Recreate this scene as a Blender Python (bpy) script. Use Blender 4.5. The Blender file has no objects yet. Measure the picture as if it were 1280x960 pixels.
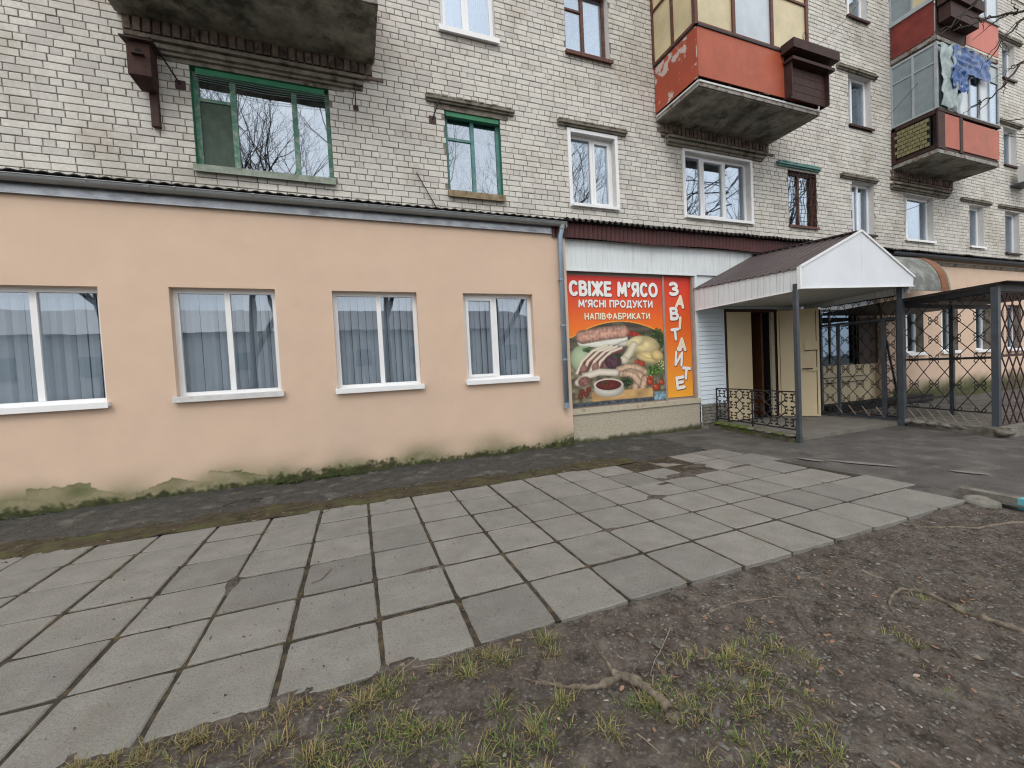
import bpy, math, random
import numpy as np
from mathutils import Vector, Matrix, noise
R_=random.Random(7)
sc=bpy.context.scene
C=sc.collection
# ---------------------------------------------------------------- camera
RM=((0.93389733,-0.06042834,0.35238754),(-0.35385,-0.01483,0.93518),(-0.05128,-0.99806,-0.03522))
def setup_camera():
    d1=Vector((1360,-88,514)).normalized(); d2=Vector((-195,-8,514)); d2=(d2-d1*d1.dot(d2)).normalized(); d3=d1.cross(d2)
    if d3.y>0: d3=-d3
    rows=(d1,d2,d3)                       # world axes in camera coordinates (x right, y down, z forward)
    m=Matrix(((rows[0].x,-rows[0].y,-rows[0].z),(rows[1].x,-rows[1].y,-rows[1].z),(rows[2].x,-rows[2].y,-rows[2].z)))
    cd=bpy.data.cameras.new('camera'); co=bpy.data.objects.new('camera',cd); C.objects.link(co)
    co.matrix_world=Matrix.Translation((0,0,1.5))@m.to_4x4()
    cd.sensor_width=36; cd.lens=514/1280*36; cd.clip_end=600; cd.clip_start=.05
    sc.camera=co
    return rows
CAMROWS=setup_camera()
def topx(p):
    d=Vector(p)-Vector((0,0,1.5)); q=CAMROWS[0]*d.x+CAMROWS[1]*d.y+CAMROWS[2]*d.z
    if q.z<.05: return None
    return (640+514*q.x/q.z, 480+514*q.y/q.z, q.z)
# ---------------------------------------------------------------- world, sun, exposure
SUN_EL,SUN_AZ=48,205
w=bpy.data.worlds.new('World'); sc.world=w; w.use_nodes=True
nt=w.node_tree; nt.nodes.clear()
sky=nt.nodes.new('ShaderNodeTexSky'); sky.sky_type='NISHITA'; sky.sun_disc=False
sky.sun_elevation=math.radians(SUN_EL); sky.sun_rotation=math.radians(SUN_AZ); sky.dust_density=4; sky.air_density=1
hs=nt.nodes.new('ShaderNodeHueSaturation'); hs.inputs['Saturation'].default_value=.18
tc=nt.nodes.new('ShaderNodeTexCoord'); cn=nt.nodes.new('ShaderNodeTexNoise'); cn.inputs['Scale'].default_value=2.2; cn.inputs['Detail'].default_value=5
cr=nt.nodes.new('ShaderNodeValToRGB'); cr.color_ramp.elements[0].position=.3; cr.color_ramp.elements[0].color=(7.0,7.15,7.5,1); cr.color_ramp.elements[1].position=.75; cr.color_ramp.elements[1].color=(12.3,12.2,12.1,1)
mx=nt.nodes.new('ShaderNodeMix'); mx.data_type='RGBA'; mx.inputs[0].default_value=.75
bg=nt.nodes.new('ShaderNodeBackground'); bg.inputs[1].default_value=.11
ow=nt.nodes.new('ShaderNodeOutputWorld')
nt.links.new(sky.outputs[0],hs.inputs['Color']); nt.links.new(tc.outputs['Generated'],cn.inputs['Vector']); nt.links.new(cn.outputs[0],cr.inputs[0])
nt.links.new(hs.outputs[0],mx.inputs[6]); nt.links.new(cr.outputs[0],mx.inputs[7]); nt.links.new(mx.outputs[2],bg.inputs[0]); nt.links.new(bg.outputs[0],ow.inputs[0])
sl=bpy.data.lights.new('sun','SUN'); sl.energy=.6; sl.angle=math.radians(25); sl.color=(1,.96,.9)
so=bpy.data.objects.new('sun',sl); C.objects.link(so)
a=math.radians(SUN_AZ); e=math.radians(SUN_EL)
so.rotation_euler=Vector((math.sin(a)*math.cos(e),math.cos(a)*math.cos(e),math.sin(e))).to_track_quat('Z','Y').to_euler()
sc.view_settings.view_transform='Standard'; sc.view_settings.look='None'; sc.view_settings.gamma=1; sc.view_settings.exposure=0.68
sc.render.engine='CYCLES'; sc.cycles.pixel_filter_type='BLACKMAN_HARRIS'; sc.cycles.filter_width=1.15
sc.cycles.transparent_max_bounces=16; sc.cycles.max_bounces=8

# ---------------------------------------------------------------- materials
def N(nt,t,**k):
    n=nt.nodes.new(t)
    for a,b in k.items():
        if a in n.inputs: n.inputs[a].default_value=b
        else: setattr(n,a,b)
    return n
def ramp(nt,stops):
    r=nt.nodes.new('ShaderNodeValToRGB'); el=r.color_ramp.elements
    while len(el)<len(stops): el.new(.5)
    for q,(p,c) in zip(el,stops): q.position=p; q.color=(*c,1)
    return r
def mixc(nt,f,a,b,mode='MIX'):
    m=nt.nodes.new('ShaderNodeMix'); m.data_type='RGBA'; m.blend_type=mode
    for s,v in ((0,f),(6,a),(7,b)):
        if isinstance(v,(int,float)): m.inputs[s].default_value=v
        elif isinstance(v,tuple): m.inputs[s].default_value=(*v,1)
        else: nt.links.new(v,m.inputs[s])
    return m.outputs[2]
def noisef(nt,scale,detail=4,rough=.6,stretch=None,lo=None,hi=None):
    g=nt.nodes.new('ShaderNodeNewGeometry'); v=g.outputs['Position']
    if stretch:
        mp=nt.nodes.new('ShaderNodeMapping'); mp.inputs['Scale'].default_value=stretch; nt.links.new(v,mp.inputs['Vector']); v=mp.outputs[0]
    n=N(nt,'ShaderNodeTexNoise',Scale=scale,Detail=detail,Roughness=rough); nt.links.new(v,n.inputs['Vector'])
    o=n.outputs[0]
    if lo is not None:
        r=nt.nodes.new('ShaderNodeMapRange'); r.inputs[1].default_value=lo; r.inputs[2].default_value=hi; nt.links.new(o,r.inputs[0]); o=r.outputs[0]
    return o
def sc3(c,k): return tuple(min(1,max(0,x*k)) for x in c)
MATS={}
def M(name,col,rough=.75,var=.15,scale=6,bump=.15,bscale=60,metal=0,spec=.4,col2=None,c2lo=.5,c2hi=.65,c2scale=3,stretch=None,tone=None,tonevar=.12,attr=None,attr2=None,streak=None):
    m=bpy.data.materials.new(name); m.use_nodes=True; nt=m.node_tree
    b=nt.nodes['Principled BSDF']; b.inputs['Roughness'].default_value=rough; b.inputs['Metallic'].default_value=metal
    b.inputs['Specular IOR Level'].default_value=spec
    n=noisef(nt,scale,stretch=stretch)
    r=ramp(nt,[(.3,sc3(col,1-var)),(.7,sc3(col,1+var))]); nt.links.new(n,r.inputs[0]); c=r.outputs[0]
    f=noisef(nt,bscale*.7,detail=5,rough=.75)
    r2=ramp(nt,[(.3,(1-var*.7,)*3),(.7,(1+0*var,)*3)]); nt.links.new(f,r2.inputs[0]); c=mixc(nt,1.,c,r2.outputs[0],'MULTIPLY')
    if col2: c=mixc(nt,noisef(nt,c2scale,detail=6,rough=.65,lo=c2lo,hi=c2hi,stretch=stretch),c,col2)
    if streak: c=mixc(nt,noisef(nt,1,detail=5,stretch=streak[1],lo=.52,hi=.75),c,streak[0])
    if tone:
        if tone=='obj': t=nt.nodes.new('ShaderNodeObjectInfo').outputs['Random']
        else: t=nt.nodes.new('ShaderNodeNewGeometry').outputs['Random Per Island']
        rr=ramp(nt,[(0,(1-tonevar*1.8,1-tonevar*1.9,1-tonevar*1.9)),(.25,(1-tonevar*.6,)*3),(.6,(1,1,.985)),(1,(1+tonevar*.5,1+tonevar*.45,1+tonevar*.3))]); nt.links.new(t,rr.inputs[0]); c=mixc(nt,1.,c,rr.outputs[0],'MULTIPLY')
    if attr2:
        at=nt.nodes.new('ShaderNodeAttribute'); at.attribute_name=attr2[0]; c=mixc(nt,at.outputs['Fac'],c,attr2[1](nt))
    if attr:
        at=nt.nodes.new('ShaderNodeAttribute'); at.attribute_name=attr[0]
        c=mixc(nt,at.outputs['Fac'],c,attr[1](nt) if callable(attr[1]) else attr[1])
    nt.links.new(c,b.inputs['Base Color'])
    if bump:
        bn=noisef(nt,bscale,detail=5); bp=N(nt,'ShaderNodeBump',Strength=bump,Distance=.01); nt.links.new(bn,bp.inputs['Height']); nt.links.new(bp.outputs[0],b.inputs['Normal'])
    MATS[name]=m
    return m
def mossc(nt):
    r=ramp(nt,[(.3,(.014,.015,.008)),(.52,(.034,.044,.014)),(.8,(.095,.125,.035))]); nt.links.new(noisef(nt,9,detail=6),r.inputs[0]); return r.outputs[0]
def peelc(nt):
    r=ramp(nt,[(.25,(.065,.080,.026)),(.5,(.125,.145,.062)),(.8,(.27,.265,.18))]); nt.links.new(noisef(nt,5,detail=6),r.inputs[0]); return r.outputs[0]
m_pink=M('pink_stucco',(.65,.49,.375),rough=.9,col2=(.60,.46,.36),c2scale=.7,c2lo=.5,c2hi=.8,var=.04,scale=2.2,bump=.25,bscale=260,spec=.2,attr=('moss',mossc),attr2=('peel',peelc))
m_pinkfar=m_pink
def brickmat(name,tone):
    m=M(name,(.64,.625,.585),rough=.9,var=.10,scale=25,bump=.35,bscale=120,spec=.2,col2=(.42,.37,.31),c2lo=.52,c2hi=.80,c2scale=1.1,tone=tone,tonevar=.095)
    nt=m.node_tree; b=nt.nodes['Principled BSDF']; src=b.inputs['Base Color'].links[0].from_socket
    at=nt.nodes.new('ShaderNodeNewGeometry'); 
    c=mixc(nt,noisef(nt,.5,detail=5,lo=.5,hi=.72),src,(.66,.64,.60),'MULTIPLY')
    c=mixc(nt,.85,src,c); 
    # rusty and greenish wash below the balcony ends
    nt.links.new(c,b.inputs['Base Color']); return m
m_brick=brickmat('silicate_brick','obj'); m_brickj=brickmat('silicate_brick_far','isl')
m_brickdark=M('soot_brick',(.24,.185,.155),rough=.95,var=.3,scale=12,bump=.4,bscale=90,spec=.1,col2=(.07,.055,.05),c2scale=5,tone='isl',tonevar=.2)
m_mortar=M('mortar',(.235,.215,.19),rough=.95,var=.2,scale=8,bump=.5,bscale=90,spec=.1)
m_brick_tex=bpy.data.materials.new('brick_far'); m_brick_tex.use_nodes=True
nt=m_brick_tex.node_tree; g=nt.nodes.new('ShaderNodeNewGeometry'); mp=nt.nodes.new('ShaderNodeMapping'); mp.inputs['Rotation'].default_value=(math.radians(90),0,0); bt=N(nt,'ShaderNodeTexBrick',Scale=1.0); bt.inputs['Color1'].default_value=(.55,.53,.46,1); bt.inputs['Color2'].default_value=(.47,.45,.39,1); bt.inputs['Mortar'].default_value=(.22,.2,.18,1); bt.inputs['Brick Width'].default_value=.26; bt.inputs['Row Height'].default_value=.1; bt.inputs['Mortar Size'].default_value=.006
nt.links.new(g.outputs['Position'],mp.inputs[0]); nt.links.new(mp.outputs[0],bt.inputs['Vector']); nt.links.new(bt.outputs[0],nt.nodes['Principled BSDF'].inputs['Base Color'])
m_slab=M('concrete_slab',(.242,.235,.216),rough=.92,var=.13,scale=4,bump=.8,bscale=85,spec=.2,col2=(.215,.19,.165),c2scale=3.5,c2lo=.52,c2hi=.78,tone='obj',tonevar=.10,streak=((.13,.125,.11),(75,75,75)))
m_soil=M('bare_soil',(.094,.077,.065),rough=.95,streak=((.17,.155,.135),(55,55,55)),var=.5,scale=11,bump=1.0,bscale=60,spec=.15,col2=(.135,.122,.105),c2scale=9,c2lo=.52,c2hi=.66)
m_joint=M('joint_soil',(.06,.052,.042),rough=1,var=.4,scale=12,bump=.6,bscale=80,spec=.1,col2=(.11,.085,.05),c2scale=9)
m_asph=M('asphalt',(.088,.083,.077),rough=.85,var=.35,scale=2.2,bump=.8,bscale=110,spec=.3,col2=(.15,.14,.128),c2scale=2.4,c2lo=.5,c2hi=.72,streak=((.19,.18,.165),(70,70,70)))
m_asphd=M('damp_asphalt',(.050,.049,.045),rough=.75,var=.45,scale=7,bump=.9,bscale=70,spec=.3,col2=(.13,.125,.11),c2scale=3.2,c2lo=.54,c2hi=.68,streak=((.14,.135,.12),(60,60,60)))
m_patch=M('worn_concrete_patch',(.19,.175,.16),rough=.9,var=.15,scale=6,bump=.3,bscale=120)
m_mossband=M('mossy_soil',(.075,.062,.042),rough=1,var=.4,scale=9,bump=.9,bscale=50,spec=.1,col2=(.085,.085,.038),c2scale=3,c2lo=.48,c2hi=.66)
m_field=M('yard_ground',(.09,.085,.06),rough=1,var=.3,scale=.6,bump=.3,bscale=10)
m_white=M('white_plastic',(.80,.81,.82),rough=.35,var=.03,scale=4,bump=0,spec=.5)
m_whitedirty=M('weathered_white_sill',(.62,.62,.61),rough=.5,var=.1,scale=7,bump=.05,col2=(.42,.41,.38),c2scale=6,c2lo=.55,c2hi=.8)
m_whitepl=M('white_reveal_plaster',(.62,.61,.59),rough=.85,var=.08,scale=5,bump=.2,bscale=120)
m_siding=M('pale_siding',(.68,.73,.75),rough=.55,var=.05,scale=1.5,bump=.03,streak=((.55,.57,.55),(14,14,1.2)))
m_sidingb=M('white_blue_siding',(.66,.75,.82),rough=.5,var=.04,scale=2,bump=.02)
m_gable=M('white_sheet',(.72,.76,.81),rough=.4,var=.05,scale=1.5,bump=.12,bscale=3,spec=.5,streak=((.66,.69,.72),(3,3,.8)))
m_soffit=M('grey_soffit',(.50,.52,.50),rough=.7,var=.08,scale=3,bump=.03)
m_roofbr=M('brown_roof_sheet',(.085,.062,.062),rough=.38,var=.12,scale=2,bump=.05,bscale=30,metal=.15,spec=.5)
m_galv=M('galvanised_steel',(.32,.34,.365),rough=.36,var=.2,scale=5,bump=.08,bscale=25,metal=.75,streak=((.13,.14,.16),(3,3,10)))
m_galvd=M('dull_grey_gutter',(.30,.32,.33),rough=.5,var=.12,scale=4,bump=.04,metal=.35)
m_pipe=M('downpipe_steel',(.28,.36,.44),rough=.4,var=.08,scale=4,bump=.04,metal=.4)
m_darkroof=M('bitumen_roof_edge',(.04,.037,.035),rough=.9,var=.3,scale=8,bump=.4,bscale=60)
m_red=M('dark_red_sheet',(.07,.012,.012),rough=.5,var=.3,scale=4,bump=.05,streak=((.04,.008,.008),(10,10,1)))
m_green=M('flaked_green_paint',(.09,.24,.18),rough=.6,var=.25,scale=8,bump=.3,bscale=70,col2=(.27,.32,.27),c2scale=10,c2lo=.48,c2hi=.62)
m_greenb=M('bright_green_paint',(.03,.20,.10),rough=.55,var=.15,scale=8,bump=.2,bscale=70)
m_teal=M('teal_paint',(.10,.25,.25),rough=.6,var=.25,scale=9,bump=.3,bscale=70,col2=(.28,.24,.17),c2scale=14,c2lo=.58,c2hi=.66)
m_greensheet=M('green_board',(.065,.10,.075),rough=.7,var=.25,scale=6,bump=.3,bscale=30)
m_oldsill=M('weathered_wood_sill',(.28,.22,.13),rough=.85,var=.3,scale=8,bump=.4,bscale=50,col2=(.12,.08,.05),c2scale=6)
m_greysill=M('grey_green_sill',(.28,.32,.27),rough=.7,var=.2,scale=10,bump=.2,bscale=60,col2=(.16,.20,.15),c2scale=8)
m_brown=M('brown_wood_frame',(.115,.042,.028),rough=.6,var=.3,scale=8,bump=.2,bscale=60,col2=(.20,.12,.09),c2scale=10,c2lo=.58,c2hi=.7)
m_dbrown=M('dark_brown_wood',(.045,.018,.014),rough=.7,var=.35,scale=8,bump=.35,bscale=50,stretch=(1,1,1))
m_orange=M('faded_red_panel',(.40,.088,.040),rough=.5,var=.14,scale=2.2,bump=.08,bscale=20,col2=(.46,.14,.08),c2scale=2.4,c2lo=.58,c2hi=.9,streak=((.33,.07,.04),(6,6,.8)))
m_flaked=M('flaking_red_panel',(.38,.07,.035),rough=.5,var=.14,scale=2.5,bump=.1,bscale=20,col2=(.50,.42,.38),c2scale=3.6,c2lo=.545,c2hi=.565)
m_salmon=M('salmon_panel',(.55,.17,.13),rough=.6,var=.08,scale=2,bump=.05)
m_dred=M('dull_red_boards',(.20,.03,.022),rough=.6,var=.3,scale=3,bump=.15,bscale=30)
m_lattice=M('yellowish_planks',(.26,.24,.12),rough=.8,var=.3,scale=14,bump=.3,bscale=40,col2=(.10,.09,.05),c2scale=14)
m_plasticsheet=M('yellowed_pane_lining',(.60,.51,.31),rough=.35,var=.15,scale=2.2,bump=.35,bscale=6,spec=.6)
m_palesheet=M('pale_pane_lining',(.50,.57,.63),rough=.3,var=.10,scale=2.2,bump=.35,bscale=6,spec=.6)
m_greyglaz=M('grey_glazing',(.24,.29,.31),rough=.25,var=.15,scale=3,bump=.03,spec=.6)
m_greyframe=M('grey_painted_frame',(.36,.40,.42),rough=.6,var=.12,scale=8,bump=.1)
m_blue=M('blue_plastic_sheeting',(.018,.10,.33),rough=.4,var=.5,scale=7,bump=.9,bscale=12,spec=.6)
m_milky=M('milky_plastic_sheeting',(.30,.38,.38),rough=.4,var=.25,scale=5,bump=.9,bscale=10,spec=.6)
m_conc=M('balcony_concrete',(.30,.285,.24),rough=.95,var=.45,scale=2.6,bump=.7,bscale=22,spec=.15,col2=(.085,.078,.062),c2scale=2.8,c2lo=.48,c2hi=.66)
m_slabrim=M('slab_rim',(.30,.30,.28),rough=.85,var=.3,scale=8,bump=.4,bscale=40,col2=(.14,.07,.045),c2scale=6,c2lo=.5,c2hi=.62)
m_lintel=M('sooty_cornice',(.23,.21,.175),rough=.95,var=.25,scale=8,bump=.6,bscale=60,spec=.1,col2=(.075,.065,.05),c2scale=5)
m_lintelt=M('teal_lintel',(.13,.27,.25),rough=.8,var=.2,scale=8,bump=.3,bscale=60)
m_iron=M('grey_painted_iron',(.050,.062,.075),rough=.5,var=.2,scale=6,bump=.1,bscale=60,spec=.5)
m_black=M('black_iron',(.018,.018,.020),rough=.55,var=.3,scale=10,bump=.2,bscale=80,spec=.4,col2=(.07,.04,.03),c2scale=20,c2lo=.6,c2hi=.7)
m_rusty=M('pale_rusty_bar',(.30,.24,.19),rough=.7,var=.3,scale=12,bump=.1)
m_maroon=M('maroon_iron',(.05,.018,.022),rough=.6,var=.2,scale=10,bump=.1)
m_door=M('cream_door_paint',(.62,.52,.34),rough=.5,var=.05,scale=2,bump=.05,bscale=20)
m_innerdoor=M('brown_inner_door',(.10,.04,.018),rough=.5,var=.3,scale=3,bump=.05)
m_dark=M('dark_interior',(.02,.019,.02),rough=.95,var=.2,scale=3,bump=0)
m_room=M('room_interior',(.05,.052,.055),rough=.95,var=.15,scale=2,bump=0)
m_curt=M('net_curtain',(.20,.22,.23),rough=.95,var=.25,scale=2,bump=0,stretch=(6,1,.3))
m_blind=M('vertical_blind',(.62,.65,.70),rough=.8,var=.05,scale=3,bump=0)
m_plinth=M('pebbledash_plinth',(.46,.42,.33),rough=.95,var=.2,scale=30,bump=1.0,bscale=70,spec=.15,attr=('moss',mossc))
m_ledge=M('plaster_ledge',(.50,.45,.35),rough=.9,var=.1,scale=6,bump=.3,bscale=60,col2=(.34,.29,.2),c2scale=6)
m_kerb=M('mossy_concrete',(.16,.15,.115),rough=.95,var=.35,scale=7,bump=.8,bscale=40,spec=.1,col2=(.09,.12,.03),c2scale=4,c2lo=.46,c2hi=.6)
m_kerbg=M('grey_kerb_concrete',(.22,.21,.185),rough=.95,var=.25,scale=7,bump=.7,bscale=50,spec=.1,col2=(.12,.11,.09),c2scale=5)
m_porch=M('porch_concrete',(.17,.16,.14),rough=.9,var=.2,scale=3,bump=.3,bscale=80)
m_root=M('tree_root_bark',(.20,.168,.13),rough=.95,var=.5,scale=16,bump=.8,bscale=60,spec=.1)
m_twig=M('dry_twig',(.24,.19,.14),rough=.9,var=.25,scale=30,bump=.2,bscale=90)
m_twigd=M('dark_twig',(.06,.05,.045),rough=.9,var=.25,scale=30,bump=.2)
m_bark=M('dark_bark',(.06,.052,.045),rough=.95,var=.3,scale=8,bump=.6,bscale=30,spec=.1)
m_awn=M('grey_roofing_felt',(.20,.21,.195),rough=.85,var=.3,scale=3,bump=.3,bscale=30,col2=(.30,.31,.29),c2scale=3)
m_rust=M('rusty_rim',(.24,.10,.045),rough=.8,var=.25,scale=8,bump=.2)
m_alu=M('sign_edge_trim',(.34,.28,.25),rough=.6,var=.1,scale=5,bump=0)
m_house=M('pale_house_render',(.60,.61,.60),rough=.9,var=.06,scale=1,bump=.1)
m_cyan=M('blue_kerb_paint',(.12,.42,.46),rough=.7,var=.15,scale=10,bump=.2)
m_bird=M('birdhouse_wood',(.055,.024,.019),rough=.8,var=.35,scale=9,bump=.4,bscale=50)
m_acw=M('air_conditioner_casing',(.6,.6,.58),rough=.5,var=.05,bump=0)
def leafmat(name,stops,rough=.7):
    m=bpy.data.materials.new(name); m.use_nodes=True; nt=m.node_tree; b=nt.nodes['Principled BSDF']
    g=nt.nodes.new('ShaderNodeNewGeometry'); r=ramp(nt,stops); nt.links.new(g.outputs['Random Per Island'],r.inputs[0])
    nt.links.new(r.outputs[0],b.inputs['Base Color']); b.inputs['Roughness'].default_value=rough; b.inputs['Specular IOR Level'].default_value=.25
    return m
m_grass=leafmat('grass_blades',[(0,(.30,.25,.12)),(.35,(.22,.22,.08)),(.5,(.11,.16,.035)),(.8,(.07,.13,.025)),(1,(.16,.22,.06))])
m_straw=leafmat('straw_blades',[(0,(.32,.25,.13)),(.5,(.22,.17,.08)),(.8,(.13,.13,.05)),(1,(.18,.20,.07))])
m_mossl=leafmat('moss_leaves',[(0,(.030,.030,.012)),(.6,(.045,.060,.015)),(.9,(.07,.11,.025)),(1,(.10,.17,.03))])
m_litter=leafmat('leaf_litter',[(0,(.06,.042,.03)),(.5,(.12,.085,.06)),(.8,(.21,.17,.13)),(.96,(.27,.12,.06)),(1,(.5,.46,.4))])
m_peb=leafmat('pebbles',[(0,(.06,.056,.052)),(.5,(.12,.112,.105)),(.90,(.19,.18,.17)),(.985,(.20,.19,.18)),(1,(.38,.36,.32))],.85)
def glassmat(name,fac,tint=(.9,.93,.95),rough=.015):
    m=bpy.data.materials.new(name); m.use_nodes=True; nt=m.node_tree; nt.nodes.clear()
    o=nt.nodes.new('ShaderNodeOutputMaterial'); mx=nt.nodes.new('ShaderNodeMixShader'); t=nt.nodes.new('ShaderNodeBsdfTransparent'); gl=nt.nodes.new('ShaderNodeBsdfGlossy')
    t.inputs[0].default_value=(*tint,1); gl.inputs['Roughness'].default_value=rough; gl.inputs[0].default_value=(.78,.87,.97,1)
    lw=N(nt,'ShaderNodeLayerWeight',Blend=.35); mr=nt.nodes.new('ShaderNodeMapRange'); mr.inputs[3].default_value=fac; mr.inputs[4].default_value=min(.95,fac+.45)
    bn=noisef(nt,1.6,detail=2); bp=N(nt,'ShaderNodeBump',Strength=.025,Distance=.03); nt.links.new(bn,bp.inputs['Height']); nt.links.new(bp.outputs[0],gl.inputs['Normal'])
    nt.links.new(lw.outputs['Fresnel'],mr.inputs[0]); nt.links.new(mr.outputs[0],mx.inputs[0]); nt.links.new(t.outputs[0],mx.inputs[1]); nt.links.new(gl.outputs[0],mx.inputs[2]); nt.links.new(mx.outputs[0],o.inputs[0])
    return m
m_glass=glassmat('window_glass',.15)
m_glassup=glassmat('upper_window_glass',.27)
m_glassdk=glassmat('dark_bluish_glass',.10,(.35,.5,.6))

# ---------------------------------------------------------------- mesh helpers
class MB:
    def __init__(s): s.v=[]; s.f=[]; s.mi=[]; s.m=0; s.att=None
    def add(s,vs,fs):
        n=len(s.v); s.v+= [tuple(p) for p in vs]
        for f in fs: s.f.append(tuple(i+n for i in f)); s.mi.append(s.m)
        return s
    def box(s,x0,x1,y0,y1,z0,z1,skip=()):
        vs=[(x0,y0,z0),(x1,y0,z0),(x1,y1,z0),(x0,y1,z0),(x0,y0,z1),(x1,y0,z1),(x1,y1,z1),(x0,y1,z1)]
        fs={'b':(0,3,2,1),'t':(4,5,6,7),'f':(0,1,5,4),'r':(1,2,6,5),'k':(2,3,7,6),'l':(3,0,4,7)}
        return s.add(vs,[f for k,f in fs.items() if k not in skip])
    def bar(s,a,b,wd,th=None,up=(0,0,1)):
        a=Vector(a); b=Vector(b); th=th or wd; d=(b-a)
        if d.length<1e-6: return s
        d.normalize(); u=Vector(up)
        if abs(d.dot(u))>.98: u=Vector((0,1,0))
        x=d.cross(u).normalized()*wd/2; y=x.cross(d).normalized()*th/2
        vs=[a-x-y,a+x-y,a+x+y,a-x+y,b-x-y,b+x-y,b+x+y,b-x+y]
        return s.add(vs,[(0,3,2,1),(4,5,6,7),(0,1,5,4),(1,2,6,5),(2,3,7,6),(3,0,4,7)])
    def tube(s,pts,r,n=6,cap=True):
        pts=[Vector(p) for p in pts]; rs=r if isinstance(r,(list,tuple)) else [r]*len(pts)
        vs=[]; fs=[]; prev=None
        for i,p in enumerate(pts):
            d=(pts[min(i+1,len(pts)-1)]-pts[max(i-1,0)]).normalized()
            if prev is None: u=Vector((0,0,1)) if abs(d.z)<.9 else Vector((1,0,0)); x=d.cross(u).normalized()
            else: x=(prev-d*prev.dot(d)).normalized()
            prev=x; y=d.cross(x)
            for k in range(n):
                a=2*math.pi*k/n; vs.append(p+(x*math.cos(a)+y*math.sin(a))*rs[i])
        for i in range(len(pts)-1):
            for k in range(n):
                k2=(k+1)%n; fs.append((i*n+k,i*n+k2,(i+1)*n+k2,(i+1)*n+k))
        if cap: fs.append(tuple(range(n))[::-1]); fs.append(tuple(range((len(pts)-1)*n,len(pts)*n)))
        return s.add(vs,fs)
    def prism(s,poly,y0,y1):                  # poly in x,z extruded along y
        n=len(poly); vs=[(x,y0,z) for x,z in poly]+[(x,y1,z) for x,z in poly]
        return s.add(vs,[tuple(range(n)),tuple(range(2*n-1,n-1,-1))]+[(i,i+n,(i+1)%n+n,(i+1)%n) for i in range(n)])
WO={}
def link(o,parent=None,origin=(0,0,0)):
    C.objects.link(o)
    WO[o.name]=Vector(origin)
    if parent: o.parent=parent; o.location=Vector(origin)-WO[parent.name]
    else: o.location=origin
    return o
def OBJ(name,mb,mat,parent=None,origin=None,smooth=False):
    if origin is None:
        if parent: origin=WO[parent.name]
        else:
            xs=[v[0] for v in mb.v]; ys=[v[1] for v in mb.v]; zs=[v[2] for v in mb.v]
            origin=((min(xs)+max(xs))/2,(min(ys)+max(ys))/2,min(zs))
    ox,oy,oz=origin
    me=bpy.data.meshes.new(name); me.from_pydata([(x-ox,y-oy,z-oz) for x,y,z in mb.v],[],mb.f)
    for m in (mat if isinstance(mat,list) else [mat]): me.materials.append(m)
    if isinstance(mat,list): me.polygons.foreach_set('material_index',mb.mi)
    if smooth: me.polygons.foreach_set('use_smooth',[True]*len(me.polygons))
    me.update()
    return link(bpy.data.objects.new(name,me),parent,origin)
def tag(o,label=None,cat=None,group=None,kind=None):
    if label: o['label']=label
    if cat: o['category']=cat
    if group: o['group']=group
    if kind: o['kind']=kind
    return o
def THING(name,label,cat,loc=(0,0,0),group=None):
    o=bpy.data.objects.new(name,None); o.empty_display_size=.1; link(o,None,loc); return tag(o,label,cat,group)
def copyobj(src,parent,origin,rot=None):
    c=src.copy(); link(c,parent,origin)
    if rot: c.rotation_euler=rot
    return c
def holes_wall(mb,x0,x1,z0,z1,holes,y,rev=0,flip=False):
    xs=sorted({x0,x1,*[h for H in holes for h in H[:2] if x0<h<x1]}); zs=sorted({z0,z1,*[h for H in holes for h in H[2:4] if z0<h<z1]})
    for i in range(len(xs)-1):
        for k in range(len(zs)-1):
            cx=(xs[i]+xs[i+1])/2; cz=(zs[k]+zs[k+1])/2
            if any(H[0]<cx<H[1] and H[2]<cz<H[3] for H in holes): continue
            mb.add([(xs[i],y,zs[k]),(xs[i+1],y,zs[k]),(xs[i+1],y,zs[k+1]),(xs[i],y,zs[k+1])],[(0,1,2,3)])
def reveal(mb,x0,x1,z0,z1,y0,y1):
    mb.add([(x0,y0,z0),(x0,y0,z1),(x0,y1,z1),(x0,y1,z0)],[(0,1,2,3)])
    mb.add([(x1,y0,z0),(x1,y1,z0),(x1,y1,z1),(x1,y0,z1)],[(0,1,2,3)])
    mb.add([(x0,y0,z1),(x1,y0,z1),(x1,y1,z1),(x0,y1,z1)],[(0,1,2,3)])
    mb.add([(x0,y0,z0),(x0,y1,z0),(x1,y1,z0),(x1,y0,z0)],[(0,1,2,3)])
def frame(mb,x0,x1,z0,z1,y0,y1,t,b=None):
    b=b or t
    mb.box(x0,x0+t,y0,y1,z0,z1); mb.box(x1-t,x1,y0,y1,z0,z1); mb.box(x0+t,x1-t,y0,y1,z0,z0+b); mb.box(x0+t,x1-t,y0,y1,z1-t,z1)
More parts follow.
